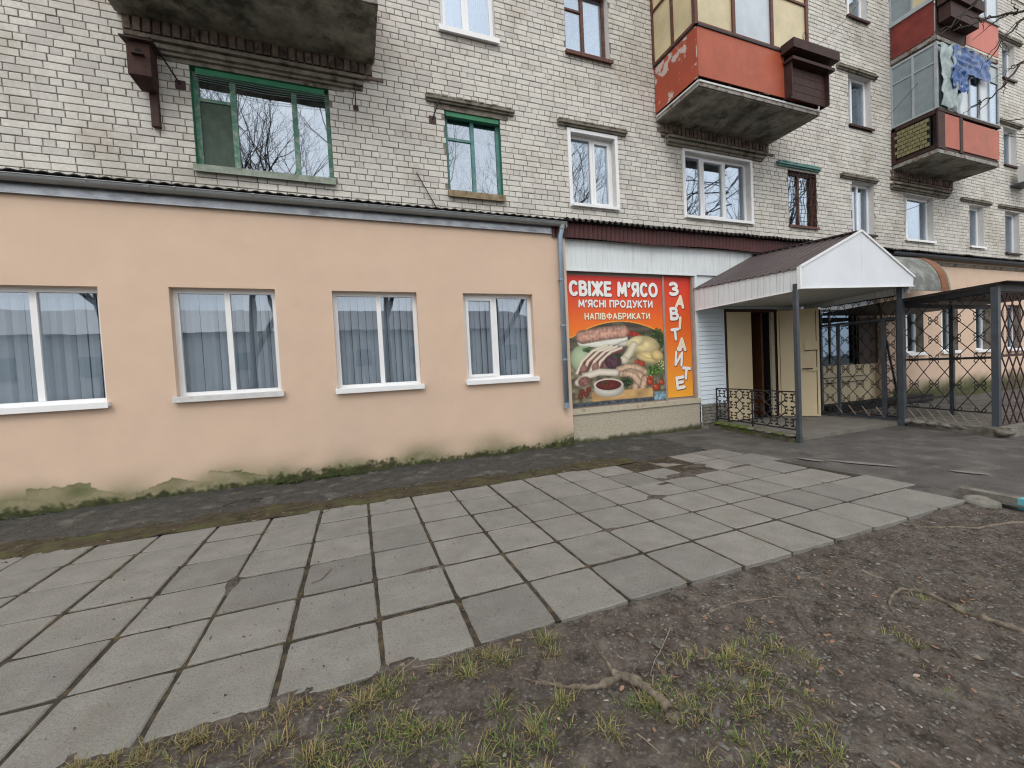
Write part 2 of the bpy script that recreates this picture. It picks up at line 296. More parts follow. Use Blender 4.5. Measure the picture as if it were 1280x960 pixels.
def window(parent,x0,x1,z0,z1,y,rec,fm,muls,transoms={},glass=None,sill=None,revm=None,lining=None,sash=(),curtain=m_curt,t=.06,blinds=0,panemats={},room=True,label=None):
    """window part: frame mesh; sub-parts pane, sill, reveal, room, blind_slat"""
    yf=y+rec; mb=MB(); frame(mb,x0,x1,z0,z1,yf,yf+.07,t)
    ms=[x0]+[x0+(x1-x0)*m for m in muls]+[x1]
    for m in ms[1:-1]: mb.box(m-t*.55,m+t*.55,yf-.004,yf+.066,z0+t,z1-t)
    cells=[]
    for i in range(len(ms)-1):
        a=ms[i]+(t if i==0 else t*.55); b=ms[i+1]-(t if i==len(ms)-2 else t*.55)
        if i in transoms:
            zt=z0+(z1-z0)*transoms[i]; mb.box(a,b,yf+.004,yf+.06,zt-t*.35,zt+t*.35); cells+=[(i,a,b,z0+t,zt-t*.35),(i+10,a,b,zt+t*.35,z1-t)]
        else: cells.append((i,a,b,z0+t,z1-t))
        if i in sash: frame(mb,a,b,z0+t,z1-t,yf-.016,yf+.05,t*.75)
    w=OBJ('window',mb,fm,parent,origin=((x0+x1)/2,y,z0))
    if label: w['label']=label
    for i,a,b,c,d in cells:
        if i in sash: a+=t*.75; b-=t*.75; c+=t*.75; d-=t*.75
        pm=panemats.get(i,glass or m_glassup); q=MB().box(a,b,yf+.024,yf+.032,c,d); OBJ('pane',q,pm,w)
    if revm: r=MB(); reveal(r,x0,x1,z0,z1,y+.001,yf+.06); OBJ('reveal',r,revm,w)
    if lining: r=MB(); frame(r,x0-.07,x1+.07,z0-.05,z1+.06,y-.02,y+.012,.068,.05); OBJ('trim',r,lining,w)
    if sill: sm,ov,dp,th=sill; r=MB(); r.box(x0-ov,x1+ov,y-dp,yf+.01,z0-th,z0+.012); r.box(x0-ov,x1+ov,y-dp-.012,y-dp-.0,z0-th-.022,z0+.006); OBJ('sill',r,sm,w)
    if room:
        r=MB(); r.box(x0-.02,x1+.02,yf+.075,yf+.7,z0-.02,z1+.02,skip=('f',)); OBJ('room',r,m_room,w)
        if curtain:
            r=MB(); cw=(x1-x0)*.28
            for (a,b) in ((x0+.03,x0+.03+cw),(x1-.03-cw,x1-.03)):
                n=14
                for k in range(n):
                    xa=a+(b-a)*k/n; xb=a+(b-a)*(k+1)/n; ya=yf+.2+.02*(k%2); yb=yf+.2+.02*((k+1)%2)
                    r.add([(xa,ya,z0),(xb,yb,z0),(xb,yb,z1),(xa,ya,z1)],[(0,1,2,3)])
            OBJ('curtain',r,curtain,w)
    if blinds:
        n=blinds; sw=(x1-x0-.06)/n
        q=MB(); q.add([(-sw*.475,.014,0),(0,-.006,0),(sw*.475,.008,0),(-sw*.475,.014,z1-z0-.05),(0,-.006,z1-z0-.05),(sw*.475,.008,z1-z0-.05)],[(0,1,4,3),(1,2,5,4)])
        base=OBJ('blind_slat',q,m_blind,w,origin=(0,0,0)); base.location=Vector((x0+.03+sw*.5,yf+.16,z0+.02))-WO[w.name]
        for k in range(1,n):
            c=base.copy(); C.objects.link(c); c.location=Vector((x0+.03+sw*(k+.5),yf+.16+R_.uniform(-.006,.006),z0+.02))-WO[w.name]; c.rotation_euler.z=R_.uniform(-.1,.5); 
    return w

# ================================================================ GROUND
def ss(a,b,x): t=max(0,min(1,(x-a)/(b-a))); return t*t*(3-2*t)
def nz(x,y,s,seed=0): return noise.noise(Vector((x*s+seed*7.3,y*s-seed*3.1,seed*1.7)))
mb=MB(); mb.add([(-220,-220,-.14),(260,-220,-.14),(260,6.95,-.14),(-220,6.95,-.14)],[(0,1,2,3)]); mb.add([(-220,6.95,-.14),(260,6.95,-.14),(260,240,-.14),(-220,240,-.14)],[(0,1,2,3)])
tag(OBJ('ground',mb,m_field,origin=(0,0,-.14)),kind='structure')
def soil_z(x,y):
    drop=-.012-.05*min(1,max(0,(x-.2)/1.8)); near=max(0,min(1,(2.15-y)/.25))
    z=drop*(.55+.45*near)+.022*nz(x,y,1.3,1)*near+.012*nz(x,y,4.2,2)+.009*nz(x,y,9,3)+.006*nz(x,y,24,4)+.003*nz(x,y,45,6)
    if x>4.6: z+= .03*min(1,(x-4.6))*max(0,min(1,(2.0-y)/1.2))
    return z
def sheet(name,x0,x1,y0,y1,step,zf,mat,keep=None,kind='structure'):
    nx=int((x1-x0)/step); ny=int((y1-y0)/step); mb=MB()
    mb.v=[(x0+(x1-x0)*i/nx,y0+(y1-y0)*j/ny,zf(x0+(x1-x0)*i/nx,y0+(y1-y0)*j/ny)) for j in range(ny+1) for i in range(nx+1)]
    for j in range(ny):
        for i in range(nx):
            if keep and not keep(x0+(x1-x0)*(i+.5)/nx,y0+(y1-y0)*(j+.5)/ny): continue
            a=j*(nx+1)+i; mb.f.append((a,a+1,a+nx+2,a+nx+1)); mb.mi.append(0)
    return tag(OBJ(name,mb,mat,origin=(0,0,0),smooth=True),kind=kind)
sheet('bare_soil',-3.2,5.74,.1,2.22,.018,soil_z,m_soil)
sheet('bare_soil',-3.2,5.74,-1.2,.1,.06,soil_z,m_soil); sheet('bare_soil',-12,5.74,-9,-1.2,.15,lambda x,y:-.045+.03*nz(x,y,.8,5),m_soil)
mb=MB(); mb.add([(-6,2.17,-.0105),(5.4,2.17,-.0105),(5.7,3.2,-.0105),(5.6,4.4,-.0105),(5.4,5.2,-.0105),(-6,5.2,-.0105)],[(0,1,2,3,4,5)]); tag(OBJ('paving_bed',mb,m_joint,origin=(0,0,-.0105)),kind='structure')
# asphalt: forecourt to the right, damp strip along the pink wall
def asph_z(x,y): return -.012+.006*nz(x,y,1.1,8)+.0025*nz(x,y,6,9) - (.05 if x<5.9 and y<2.3 else 0)*0
sheet('asphalt_forecourt',5.44,30,-9,6.95,.12,lambda x,y:asph_z(x,y)-(0.0 if not(x<6 and y<5.4) else .006),m_asph,keep=lambda x,y: (x>5.70) or y>2.18)
sheet('asphalt_strip',-8,5.5,5.25,6.93,.07,lambda x,y:-.006+.007*nz(x,y,1.6,11)+.002*nz(x,y,9,12)+.012*max(0,(y-6.7)/.2)-(.03 if y<5.4 else 0),m_asphd)
sheet('mossy_band',-8,3.9,5.14,6.2,.03,lambda x,y:-.017+.030*max(0,1-abs((y-5.36)/(.42+.26*nz(x,0,.8,19)+(.12 if -2.6<x<-.6 else 0)))**1.6)+.016*nz(x,y,2.3,14)+.010*nz(x,y,9,15)-.02*ss(5.75,6.1,y),m_mossband)
# worn pale patches on the forecourt
def patch(name,pts,z,mat):
    mb=MB(); n=len(pts); cx=sum(p[0] for p in pts)/n; cy=sum(p[1] for p in pts)/n
    vs=[(cx,cy,z)]+[(x,y,z) for x,y in pts]; mb.add(vs,[(0,i+1,(i+1)%n+1) for i in range(n)]); return tag(OBJ(name,mb,mat),kind='structure')
def blob(cx,cy,rx,ry,ang,seed,n=36):
    o=[]
    for i in range(n):
        a=2*math.pi*i/n; k=1+.35*noise.noise(Vector((math.cos(a)*1.5+seed,math.sin(a)*1.5,seed))); x=rx*k*math.cos(a); y=ry*k*math.sin(a)
        o.append((cx+x*math.cos(ang)-y*math.sin(ang),cy+x*math.sin(ang)+y*math.cos(ang)))
    return o
for i,b in enumerate([(6.3,3.5,.38,.06,-1.1,1),(6.75,2.65,.16,.05,-1.2,2),(6.0,3.95,.2,.05,-1.3,3),(8.6,6.0,.5,.9,.2,4)]): patch('worn_patch',blob(*b),-.001 if i<3 else .002,m_patch if i<3 else m_porch)
# ---- slabs: each its own piece of the paving
pav=THING('slab_paving',None,None,(0,2.15,0)); pav['kind']='structure'
def slab_mesh(L,Wd,seed):
    r=random.Random(seed); mb=MB(); n=8; h=.055; b=.006
    ring=[]
    for s in range(4):
        for k in range(n):
            t=-.5+k/n; x,y=[(t*L,-Wd/2),(L/2,t*Wd),(-t*L,Wd/2),(-L/2,-t*Wd)][s]
            j=r.uniform(0,.005) if k else r.uniform(.002,.012)
            ring.append((x*(1-j/(L/2)),y*(1-j/(Wd/2))))
    m=len(ring)
    vs=[(x,y,-h) for x,y in ring]+[(x,y,-b) for x,y in ring]+[(x*(1-b*1.4/(L/2)),y*(1-b*1.4/(Wd/2)),r.uniform(-.0006,.0003)) for x,y in ring]+[(0,0,.0)]
    fs=[(i,(i+1)%m,(i+1)%m+m,i+m) for i in range(m)]+[(i+m,(i+1)%m+m,(i+1)%m+2*m,i+2*m) for i in range(m)]+[(i+2*m,(i+1)%m+2*m,3*m) for i in range(m)]
    mb.add(vs,fs); me=bpy.data.meshes.new('slab'); me.from_pydata(mb.v,[],mb.f); me.materials.append(m_slab); return me
variants=[slab_mesh(.5,.51,i) for i in range(8)]
GX=.0175
rows=[2.152+.51*k for k in range(7)]
cols=[-5.96+.5*k for k in range(24)]
for ci in range(23):
    for ri in range(6):
        cx=cols[ci]+.25; cy=rows[ri]+.255
        x_off=0
        xl=cols[ci]; 
        lim=[5.5,5.75,5.95,5.9,5.75,5.6][ri]
        if xl>lim-.3: continue
        me=R_.choice(variants)
        sx=(.5-GX-R_.uniform(0,.008))/.5; 
        if xl+.5>lim-.25: ext=(lim-xl); cx=xl+ext/2; sx=(ext-.015)/.5
        o=bpy.data.objects.new('slab',me); 
        dz=R_.uniform(-.004,.004)
        if ri>=4 and 3.6<cx<4.6: dz-=.010
        link(o,pav,(cx+R_.uniform(-.004,.004),cy+R_.uniform(-.003,.003),dz)); o.scale=(sx,(.51-GX*1.15-R_.uniform(0,.008))/.51,1); o.rotation_euler=(R_.uniform(-.007,.007),R_.uniform(-.007,.007),R_.choice((0,math.pi))+R_.uniform(-.009,.009))
# silt that has washed over the sunken slabs
SILT=[(4.05,4.25,.50,.16),(3.45,4.05,.25,.12),(3.05,3.70,.16,.10),(2.05,3.17,.16,.07),(4.5,4.55,.3,.10),(-.96,3.62,.07,.16),(.42,3.17,.20,.04),(4.9,4.2,.25,.05)]
def silt_z(x,y):
    m=0
    for cx,cy,rx,ry in SILT: m=max(m,1-math.hypot((x-cx)/rx,(y-cy)/ry))
    jx=abs(((x-cols[0]+.25)%.5)-.25); jy=abs(((y-rows[0]+.255)%.51)-.255); j=max(0,1-min(jx,jy)/.05)
    return -.013+.026*m+.006*nz(x,y,9,51)+.010*nz(x,y,3,52)*(m>0)+(.008*j if m>0 else 0)
sheet('silt',-1.3,5.3,2.7,5.1,.022,silt_z,m_soil,keep=lambda x,y: any(abs(x-a)<c*1.1 and abs(y-b)<d*1.1 for a,b,c,d in SILT))
# kerb leading off to the right and a lump of old concrete
mb=MB(); 
k0=Vector((5.84,2.34,.0)); k1=Vector((5.72,.2,.02))
mb.bar(k0+Vector((0,0,-.03)),k1+Vector((0,0,-.03)),.10,.13)
kb=tag(OBJ('kerb',mb,m_kerbg),kind='structure'); 
mb=MB(); mb.bar((5.815,1.92,-.028),(5.722,.25,-.012),.106,.134); OBJ('painted_stretch',mb,m_cyan,kb)
def lump(name,c,r,seed,mat,flat=.4,n=12,parent=None):
    mb=MB(); vs=[];fs=[]; m=8
    for j in range(m+1):
        th=math.pi*j/m
        for i in range(n):
            ph=2*math.pi*i/n; d=Vector((math.sin(th)*math.cos(ph),math.sin(th)*math.sin(ph),math.cos(th))); k=1+.35*noise.noise(d*1.6+Vector((seed,0,0)))
            vs.append((c[0]+d.x*r[0]*k,c[1]+d.y*r[1]*k,c[2]+d.z*r[2]*k))
    for j in range(m):
        for i in range(n): fs.append((j*n+i,(j+1)*n+i,(j+1)*n+(i+1)%n,j*n+(i+1)%n))
    mb.add(vs,fs); return OBJ(name,mb,mat,parent,smooth=True)
tag(lump('concrete_lump',(5.62,2.12,-.03),(.16,.14,.05),3,m_kerbg),'flat lump of old concrete between paving corner and kerb','concrete lump')
# ================================================================ BRICK APARTMENT BUILDING
YB=7.2
bld=THING('apartment_building','pale silicate brick apartment block with balconies rising behind the low shop fronts','building',(8,YB,0))
HOL=[(-1.96,-.14,4.66,6.08),(1.72,2.74,4.68,6.08),(4.2,5.22,4.7,6.1),(7.05,9.02,4.7,6.12),(10.32,11.36,4.74,6.1),(12.8,13.75,4.7,6.1),(15.18,16.62,4.7,6.0),(18.65,19.5,4.7,6.0),(20.9,21.85,4.6,6.0),
 (1.74,2.74,7.48,8.9),(4.2,5.2,7.62,9.0),(12.74,13.7,7.58,8.95),(18.6,19.4,7.58,8.9),(20.85,21.7,7.55,8.8),(12.75,13.6,10.42,11.8),(20.8,21.6,10.4,11.6),(-1.7,-.3,6.7,8.9),(7.2,8.9,6.75,8.95),(15.4,16.9,6.75,8.95),(15.4,16.9,9.65,11.8)]
XA,XB,ZA,ZB=-6.7,24.2,4.11,13.2
mb=MB(); holes_wall(mb,XA,XB,3.9,ZB,HOL,YB+.012); OBJ('mortar_backing',mb,m_mortar,bld)
mb=MB()
for args in ((-14,XA,0,16),(XB,40,0,16),(XA,XB,ZB,16)): mb.add([(args[0],YB,args[2]),(args[1],YB,args[2]),(args[1],YB,args[3]),(args[0],YB,args[3])],[(0,1,2,3)])
mb.add([(XA,YB+1.9,0),(XB,YB+1.9,0),(XB,YB+1.9,3.9),(XA,YB+1.9,3.9)],[(0,1,2,3)]); mb.add([(XA,YB+1.9,3.9),(XB,YB+1.9,3.9),(XB,YB+.012,3.9),(XA,YB+.012,3.9)],[(0,1,2,3)])
mb.box(-14,40,YB,YB+12,0,16,skip=('f','t','b')); OBJ('outer_wall',mb,m_brick_tex,bld)
mb=MB(); mb.box(-14.3,40.3,YB-.4,YB+12.3,16,16.25); OBJ('roof_slab',mb,m_kerbg,bld)
def brick_geo(mb,x0,x1,z0,z1,y,r,dep=.02):
    j=lambda:r.uniform(-.0025,.0025); b=.005; yy=y+r.uniform(-.003,.004)
    f=[(x0+j(),z0+j()),(x1+j(),z0+j()),(x1+j(),z1+j()),(x0+j(),z1+j())]
    i_=[(f[0][0]+b,f[0][1]+b),(f[1][0]-b,f[1][1]+b),(f[2][0]-b,f[2][1]-b),(f[3][0]+b,f[3][1]-b)]
    vs=[(x,y+dep,z) for x,z in f]+[(x,yy+b*.7,z) for x,z in f]+[(x,yy,z) for x,z in i_]
    mb.add(vs,[(8,9,10,11)]+[(k+4,(k+1)%4+4,(k+1)%4+8,k+8) for k in range(4)]+[(k,(k+1)%4,(k+1)%4+4,k+4) for k in range(4)])
rb=random.Random(3); bricks=[]
DARKB=[(-2.68,.5),(6.42,9.6),(14.55,17.6)]
ncourse=int((ZB-ZA)/.1)
for k in range(ncourse):
    z0=ZA+.1*k+.006; z1=z0+.088; zc=(z0+z1)/2
    header=(k%4==2)
    hs_=[(H[0]-.004,H[1]+.004) for H in HOL if H[2]-.03<zc<H[3]+.03]
    x=XA+(rb.uniform(0,.1) if header else (0,.13,.065)[k%3]-.13+rb.uniform(-.02,.02))
    off=rb.uniform(-.03,.03)
    while x<XB:
        L=(.12 if header else .25); 
        if not header and rb.random()<.035: L=.12
        a,b=x,x+L-.0; x=b+.0115+rb.uniform(-.0015,.0025)
        segs=[(a,b)]
        for h0,h1 in hs_:
            ns=[]
            for s0,s1 in segs:
                if h1<=s0 or h0>=s1: ns.append((s0,s1))
                else:
                    if h0-s0>.04: ns.append((s0,h0))
                    if s1-h1>.04: ns.append((h1,s1))
            segs=ns
        for s0,s1 in segs: bricks.append((s0,s1,z0,z1,len(segs)==1 and (s0,s1)==(a,b),header))
# bricks behind cornices are joined into the sooty rows
BIG=[];REST=[];SOOT=[]
for b in bricks:
    s0,s1,z0,z1,full,hd=b; xc=(s0+s1)/2; zc=(z0+z1)/2
    if any(a<xc<c for a,c in DARKB) and 6.32<zc<6.62: continue
    p0=topx((s0,YB,zc)); p1=topx((s1,YB,zc))
    ln=abs(p1[0]-p0[0]) if p0 and p1 else 0
    inside=p0 and p1 and p0[0]>4 and p1[0]<1276 and p0[1]>4 and p0[1]<330
    (BIG if inside and full else REST).append((ln,b))
BIG.sort(key=lambda t:-t[0]); REST+=BIG[300:]; BIG=BIG[:300]
def bmesh_(L):
    mb=MB(); brick_geo(mb,-L/2,L/2,-.044,.044,0,rb); me=bpy.data.meshes.new('brick'); me.from_pydata(mb.v,[],mb.f); me.materials.append(m_brick); return me
vS=[bmesh_(.25) for _ in range(8)]; vH=[bmesh_(.12) for _ in range(6)]
for ln,(s0,s1,z0,z1,full,hd) in BIG:
    me=rb.choice(vS if s1-s0>.2 else vH); o=bpy.data.objects.new('brick',me); link(o,bld,((s0+s1)/2,YB+rb.uniform(-.002,.003),(z0+z1)/2))
mb=MB()
for ln,(s0,s1,z0,z1,full,hd) in REST:
    if s1-s0>.045: brick_geo(mb,s0,s1,z0,z1,YB,rb)
tag(OBJ('brickwork',mb,m_brickj,bld),kind='stuff')
mb=MB()
for a,c in DARKB:                                                    # sooty brick rows under the balcony slabs, standing bricks with deep joints
    x=a
    while x<c: brick_geo(mb,x,x+.085,6.42,6.60,YB-.03,rb,.045); x+=.112
    x=a
    while x<c: brick_geo(mb,x,x+.25,6.35,6.405,YB-.02,rb,.035); x+=.262
o=OBJ('sooty_brick_rows',mb,m_brickdark,bld); o['kind']='stuff'
# cornices / lintels
def lintel(x0,x1,z,mat=m_lintel,big=False):
    mb=MB()
    if big:
        mb.box(x0,x1,YB-.055,YB+.012,z-.075,z-.035); mb.box(x0-.01,x1+.01,YB-.10,YB+.012,z-.033,z+.022); mb.box(x0,x1,YB-.075,YB+.012,z+.024,z+.05); mb.box(x0-.02,x1+.02,YB-.13,YB+.012,z+.052,z+.10)
    else:
        mb.box(x0+.01,x1-.01,YB-.05,YB+.01,z-.045,z-.012); mb.box(x0,x1,YB-.085,YB+.01,z-.010,z+.04)
        for k in range(int((x1-x0)/.13)): mb.box(x0+.13*k+.004,x0+.13*k+.122,YB-.085-rb.uniform(.0,.012),YB+.008,z+.041,z+.041+rb.uniform(.012,.03))
    OBJ('lintel',mb,mat,bld)
lintel(-2.5,.38,6.22,big=True); lintel(6.55,9.4,6.24,big=True); lintel(14.5,17.3,6.13,big=True)
for x0,x1,z,m in ((1.4,3.02,6.22,m_lintel),(3.92,5.5,6.22,m_lintel),(9.92,11.45,6.2,m_lintelt),(12.3,13.85,6.18,m_lintel),(18.1,19.9,6.12,m_lintel),(20.4,22.4,6.12,m_lintel),(12.25,13.9,9.0,m_lintel),(20.4,22.0,8.92,m_lintel),(18.2,19.8,9.0,m_lintel),(10.2,11.5,9.1,m_lintel),(20.2,22.0,11.7,m_lintel),(12.3,13.9,11.9,m_lintel)): lintel(x0,x1,z,m)
# strip of smoothed render over some window heads
mb=MB(); mb.box(-2.3,.1,YB-.012,YB+.008,6.085,6.14); OBJ('head_strip',mb,m_lintel,bld); mb=MB(); mb.box(1.55,2.9,YB-.012,YB+.008,6.085,6.17); OBJ('head_strip',mb,m_lintel,bld)
# windows of the block
W1=window(bld,-1.96,-.14,4.66,6.08,YB,.10,m_green,(.27,.72),{0:.72},sill=(m_greysill,.03,.06,.07),revm=m_greenb,panemats={0:m_greensheet},t=.065,label='green flaking three-light window, left light boarded over')
mb=MB(); mb.box(-1.90,-.2,YB+.02,YB+.10,6.0,6.075); OBJ('head_board',mb,m_greenb,W1)
mb=MB()
for k in range(4): mb.tube([(-1.93,YB+.01,5.99-.03*k),(-1.0,YB+.0,5.955-.035*k),(-.17,YB+.01,5.985-.03*k)],.004,4)
OBJ('clothes_line',mb,m_galvd,W1)
W2=window(bld,1.72,2.74,4.68,6.08,YB,.10,m_teal,(.5,),{0:.70},sill=(m_oldsill,.02,.06,.08),revm=m_greenb,t=.06,label='teal flaking two-light window')
mb=MB(); mb.box(1.74,2.72,YB+.01,YB+.09,6.0,6.077); OBJ('head_board',mb,m_greenb,W2)
window(bld,4.2,5.22,4.7,6.1,YB,.12,m_white,(.52,),sash=(1,),sill=(m_white,.03,.05,.03),revm=m_whitepl,lining=m_white,label='white two-light window with white trim')
window(bld,7.05,9.02,4.7,6.12,YB,.12,m_white,(.29,.65),sash=(1,),sill=(m_white,.03,.05,.03),revm=m_whitepl,lining=m_white,label='white three-light window under the red balcony')
W5=window(bld,10.32,11.36,4.74,6.1,YB,.10,m_brown,(.48,),sill=(m_brown,.02,.04,.03),revm=m_brown,label='brown window behind iron bars')
mb=MB()
for k in range(9):
    x=10.36+k*.12; pts=[(x+.035*math.sin(q*1.1+k),YB-.03,4.77+q*1.3/14) for q in range(15)]; mb.tube(pts,.0065,4)
for k in range(7): mb.bar((10.36,YB-.035,4.8+k*.2),(11.32,YB-.035,4.92+k*.2 if k<6 else 6.02),.010)
OBJ('window_bars',mb,m_black,W5)
for i,(H,mu) in enumerate(zip(HOL[5:9],((.48,),(.25,),(.2,),(.25,)))): window(bld,*H,YB,.14,m_white,mu,sash=(),sill=(m_white if i!=0 and i!=3 else m_dbrown,.03,.05,.03),revm=m_whitepl)
window(bld,*HOL[9],YB,.10,m_white,(.5,),sash=(0,),sill=(m_white,.05,.07,.06),revm=m_whitepl,label='white window with a deep white sill')
window(bld,*HOL[10],YB,.14,m_brown,(.47,),{0:.7},sill=(m_brown,.03,.06,.04),revm=m_whitepl,label='brown wooden window on the upper floor')
for H in HOL[11:16]: window(bld,*H,YB,.14,m_white,(.35,),sill=(m_dbrown,.03,.05,.03),revm=m_whitepl)
for H in HOL[16:]: window(bld,*H,YB,.10,m_brown,(.5,),glass=m_glassdk,revm=m_whitepl,curtain=None)
# ---- balconies (parts of the block)
def balcony(x0,x1,yf,z,label,bw=.13,rim=m_slabrim):
    mb=MB(); n=26; m=10
    mb.v=[]; 
    for j in range(m+1):
        for i in range(n+1):
            x=x0+(x1-x0)*i/n; y=yf+(YB+.01-yf)*j/m; e=0 if (0<i<n and 0<j<m) else 1
            mb.v.append((x,y,z+(0 if e else .010*noise.noise(Vector((x*3,y*3,1)))+.004*noise.noise(Vector((x*12,y*12,1))))))
    for j in range(m):
        for i in range(n): a=j*(n+1)+i; mb.f.append((a,a+n+1,a+n+2,a+1)); mb.mi.append(0)
    mb.box(x0,x1,yf,YB+.01,z,z+bw,skip=('b',)); b=OBJ('balcony',mb,m_conc,bld,origin=((x0+x1)/2,yf,z)); b['label']=label
    r=MB(); r.box(x0-.012,x1+.012,yf-.03,yf-.002,z+bw*.15,z+bw*.95); r.box(x0-.03,x0-.002,yf-.03,YB-.02,z+bw*.15,z+bw*.95); r.box(x1+.002,x1+.03,yf-.03,YB-.02,z+bw*.15,z+bw*.95); OBJ('slab_rim',r,rim,b)
    return b
def glazing(b,x0,x1,yf,z0,z1,t,fm,nf,ns,pf,ps,ztr=None,ys=YB-.02):
    """glazed balcony: frame bars + separate panes; front at yf, left side at x0, right side at x1"""
    mb=MB(); xs=[x0+(x1-x0)*i/nf if isinstance(nf,int) else nf[i] for i in range((nf if isinstance(nf,int) else len(nf)-1)+1)]
    for x in xs: mb.box(x-t/2,x+t/2,yf-t/2,yf+t/2,z0,z1)
    mb.box(x0,x1,yf-t*.45,yf+t*.45,z0,z0+t*.8); mb.box(x0,x1,yf-t*.45,yf+t*.45,z1-t,z1)
    if ztr: mb.box(x0,x1,yf-t*.4,yf+t*.4,ztr-t*.3,ztr+t*.3)
    for X in (x0,x1):
        for k in range(1,ns+1): y=yf+(ys-yf)*k/ns; mb.box(X-t*.45,X+t*.45,y-t*.4,y+t*.4,z0,z1)
        mb.box(X-t*.42,X+t*.42,yf,ys,z0,z0+t*.8); mb.box(X-t*.42,X+t*.42,yf,ys,z1-t,z1)
        if ztr: mb.box(X-t*.4,X+t*.4,yf,ys,ztr-t*.3,ztr+t*.3)
    OBJ('glazing_frame',mb,fm,b)
    zz=[z0+t*.8]+([ztr-t*.3,ztr+t*.3] if ztr else [])+[z1-t]
    for i in range(len(xs)-1):
        for q in range(0,len(zz),2): OBJ('pane',MB().box(xs[i]+t/2,xs[i+1]-t/2,yf-.004,yf+.004,zz[q],zz[q+1]),pf[(i+q)%len(pf)] if q==0 else ps[0],b)
    for X in (x0,x1):
        for k in range(ns):
            y=yf+(ys-yf)*k/ns
            for q in range(0,len(zz),2): OBJ('pane',MB().box(X-.004,X+.004,y+t/2,yf+(ys-yf)*(k+1)/ns-t*.4,zz[q],zz[q+1]),ps[k%len(ps)],b)
# left balcony, seen from below
B1=balcony(-2.72,.56,6.06,6.60,'weathered concrete balcony slab at upper left',.14)
mb=MB(); mb.box(-2.72,.58,6.00,6.03,6.73,7.7); mb.box(.565,.59,6.04,7.18,6.78,7.7); mb.box(-2.75,-2.73,6.04,7.18,6.78,7.7); OBJ('parapet_panel',mb,m_dred,B1)
# middle red balcony
B2=balcony(6.33,9.64,6.05,6.60,'red panelled balcony with yellowed glazing',.12)
z0,z1=6.80,7.70
mb=MB(); mb.box(6.30,8.60,6.02,6.035,z0,z1); o=OBJ('front_panel',mb,m_orange,B2)
mb=MB(); mb.box(6.285,6.298,6.03,7.17,z0-.03,z1); OBJ('side_panel',mb,m_flaked,B2)
mb=MB(); mb.box(9.63,9.645,6.03,7.17,z0-.03,z1); OBJ('side_panel',mb,m_orange,B2)
mb=MB()
for x in (6.31,7.1,7.9,8.58,9.6): mb.box(x-.012,x+.012,6.04,6.065,6.70,z1+.03)
mb.box(6.28,9.66,6.0,6.05,z1+.002,z1+.035); mb.box(6.28,6.31,6.0,7.18,z1+.002,z1+.035); mb.box(9.63,9.66,6.0,7.18,z1+.002,z1+.035); OBJ('rail',mb,m_black,B2)
mb=MB(); mb.box(6.36,9.6,6.10,6.13,6.72,6.85); OBJ('skirting',mb,m_dark,B2)
OBJ('edge_trim',MB().box(6.31,9.66,6.005,6.018,6.688,6.722),m_whitedirty,B2); OBJ('edge_trim',MB().box(6.285,6.298,6.02,7.17,6.688,6.722),m_whitedirty,B2)
glazing(B2,6.30,9.35,6.06,z1+.04,9.45,.075,m_brown,[6.30,7.25,8.3,9.35],2,[m_plasticsheet,m_palesheet,m_plasticsheet],[m_plasticsheet],8.85)
for p in [o for o in bpy.data.objects if o.parent==B2 and o.name.startswith('pane')]: pass
mb=MB(); mb.box(6.2,9.7,5.98,7.19,9.46,9.62); OBJ('balcony_roof',mb,m_darkroof,B2)
# wooden planter box hung outside the red balcony
pb=THING('planter_box','dark brown slatted wooden box hung on the right end of the red balcony','planter box',(9.2,5.95,6.75))
for k in range(4): OBJ('plank',MB().box(8.62,9.72,5.93+.003*k,5.955,6.76+.16*k,6.76+.16*k+.15),m_dbrown,pb)
OBJ('rim',MB().box(8.50,9.90,5.74,6.01,7.62,7.80).box(8.56,9.84,5.80,6.01,7.44,7.50),m_dbrown,pb)
OBJ('end_board',MB().box(9.722,9.745,5.86,6.05,6.76,7.6),m_dbrown,pb); OBJ('end_board',MB().box(8.595,8.618,5.86,6.05,6.76,7.43),m_dbrown,pb)
OBJ('wire_loop',MB().tube([(8.9+.07*math.cos(a*.6),5.78,7.9+.10*math.sin(a*.6)) for a in range(11)],.006,4),m_black,pb)
# right balcony with glazing and blue sheeting, and the one above it
B3=balcony(14.62,17.68,6.24,6.60,'orange panelled balcony with grey glazing at right',.12)
mb=MB(); mb.box(14.9,15.62,6.20,6.215,6.80,7.66); OBJ('front_panel',mb,m_orange,B3)
mb=MB(); mb.box(15.78,17.7,6.20,6.215,6.80,7.62); OBJ('front_panel',mb,m_orange,B3)
mb=MB(); mb.box(14.59,14.60,6.35,7.08,6.85,7.6); sp=OBJ('side_panel',mb,m_dark,B3)
mb=MB()
for r_ in range(7):
    for k in range(7): mb.box(14.560-.012*rb.random(),14.588,6.37+k*.10+.05*(r_%2),6.37+k*.10+.05*(r_%2)+.088,6.86+r_*.105,6.86+r_*.105+.088)
OBJ('woven_slats',mb,m_lattice,sp if False else B3)
mb=MB(); mb.box(14.58,14.9,6.19,6.23,6.73,7.7); mb.box(15.63,15.77,6.19,6.23,6.73,7.7); mb.box(14.58,17.72,6.18,6.25,7.68,7.75); mb.box(14.56,14.62,6.25,7.18,7.62,7.72); mb.box(14.56,14.62,7.09,7.18,6.73,7.7); mb.box(14.58,14.62,6.25,7.1,6.73,6.83); mb.box(17.66,17.72,6.25,7.18,6.73,7.7); mb.box(14.9,17.7,6.22,6.24,6.72,6.79); OBJ('parapet_frame',mb,m_dbrown,B3)
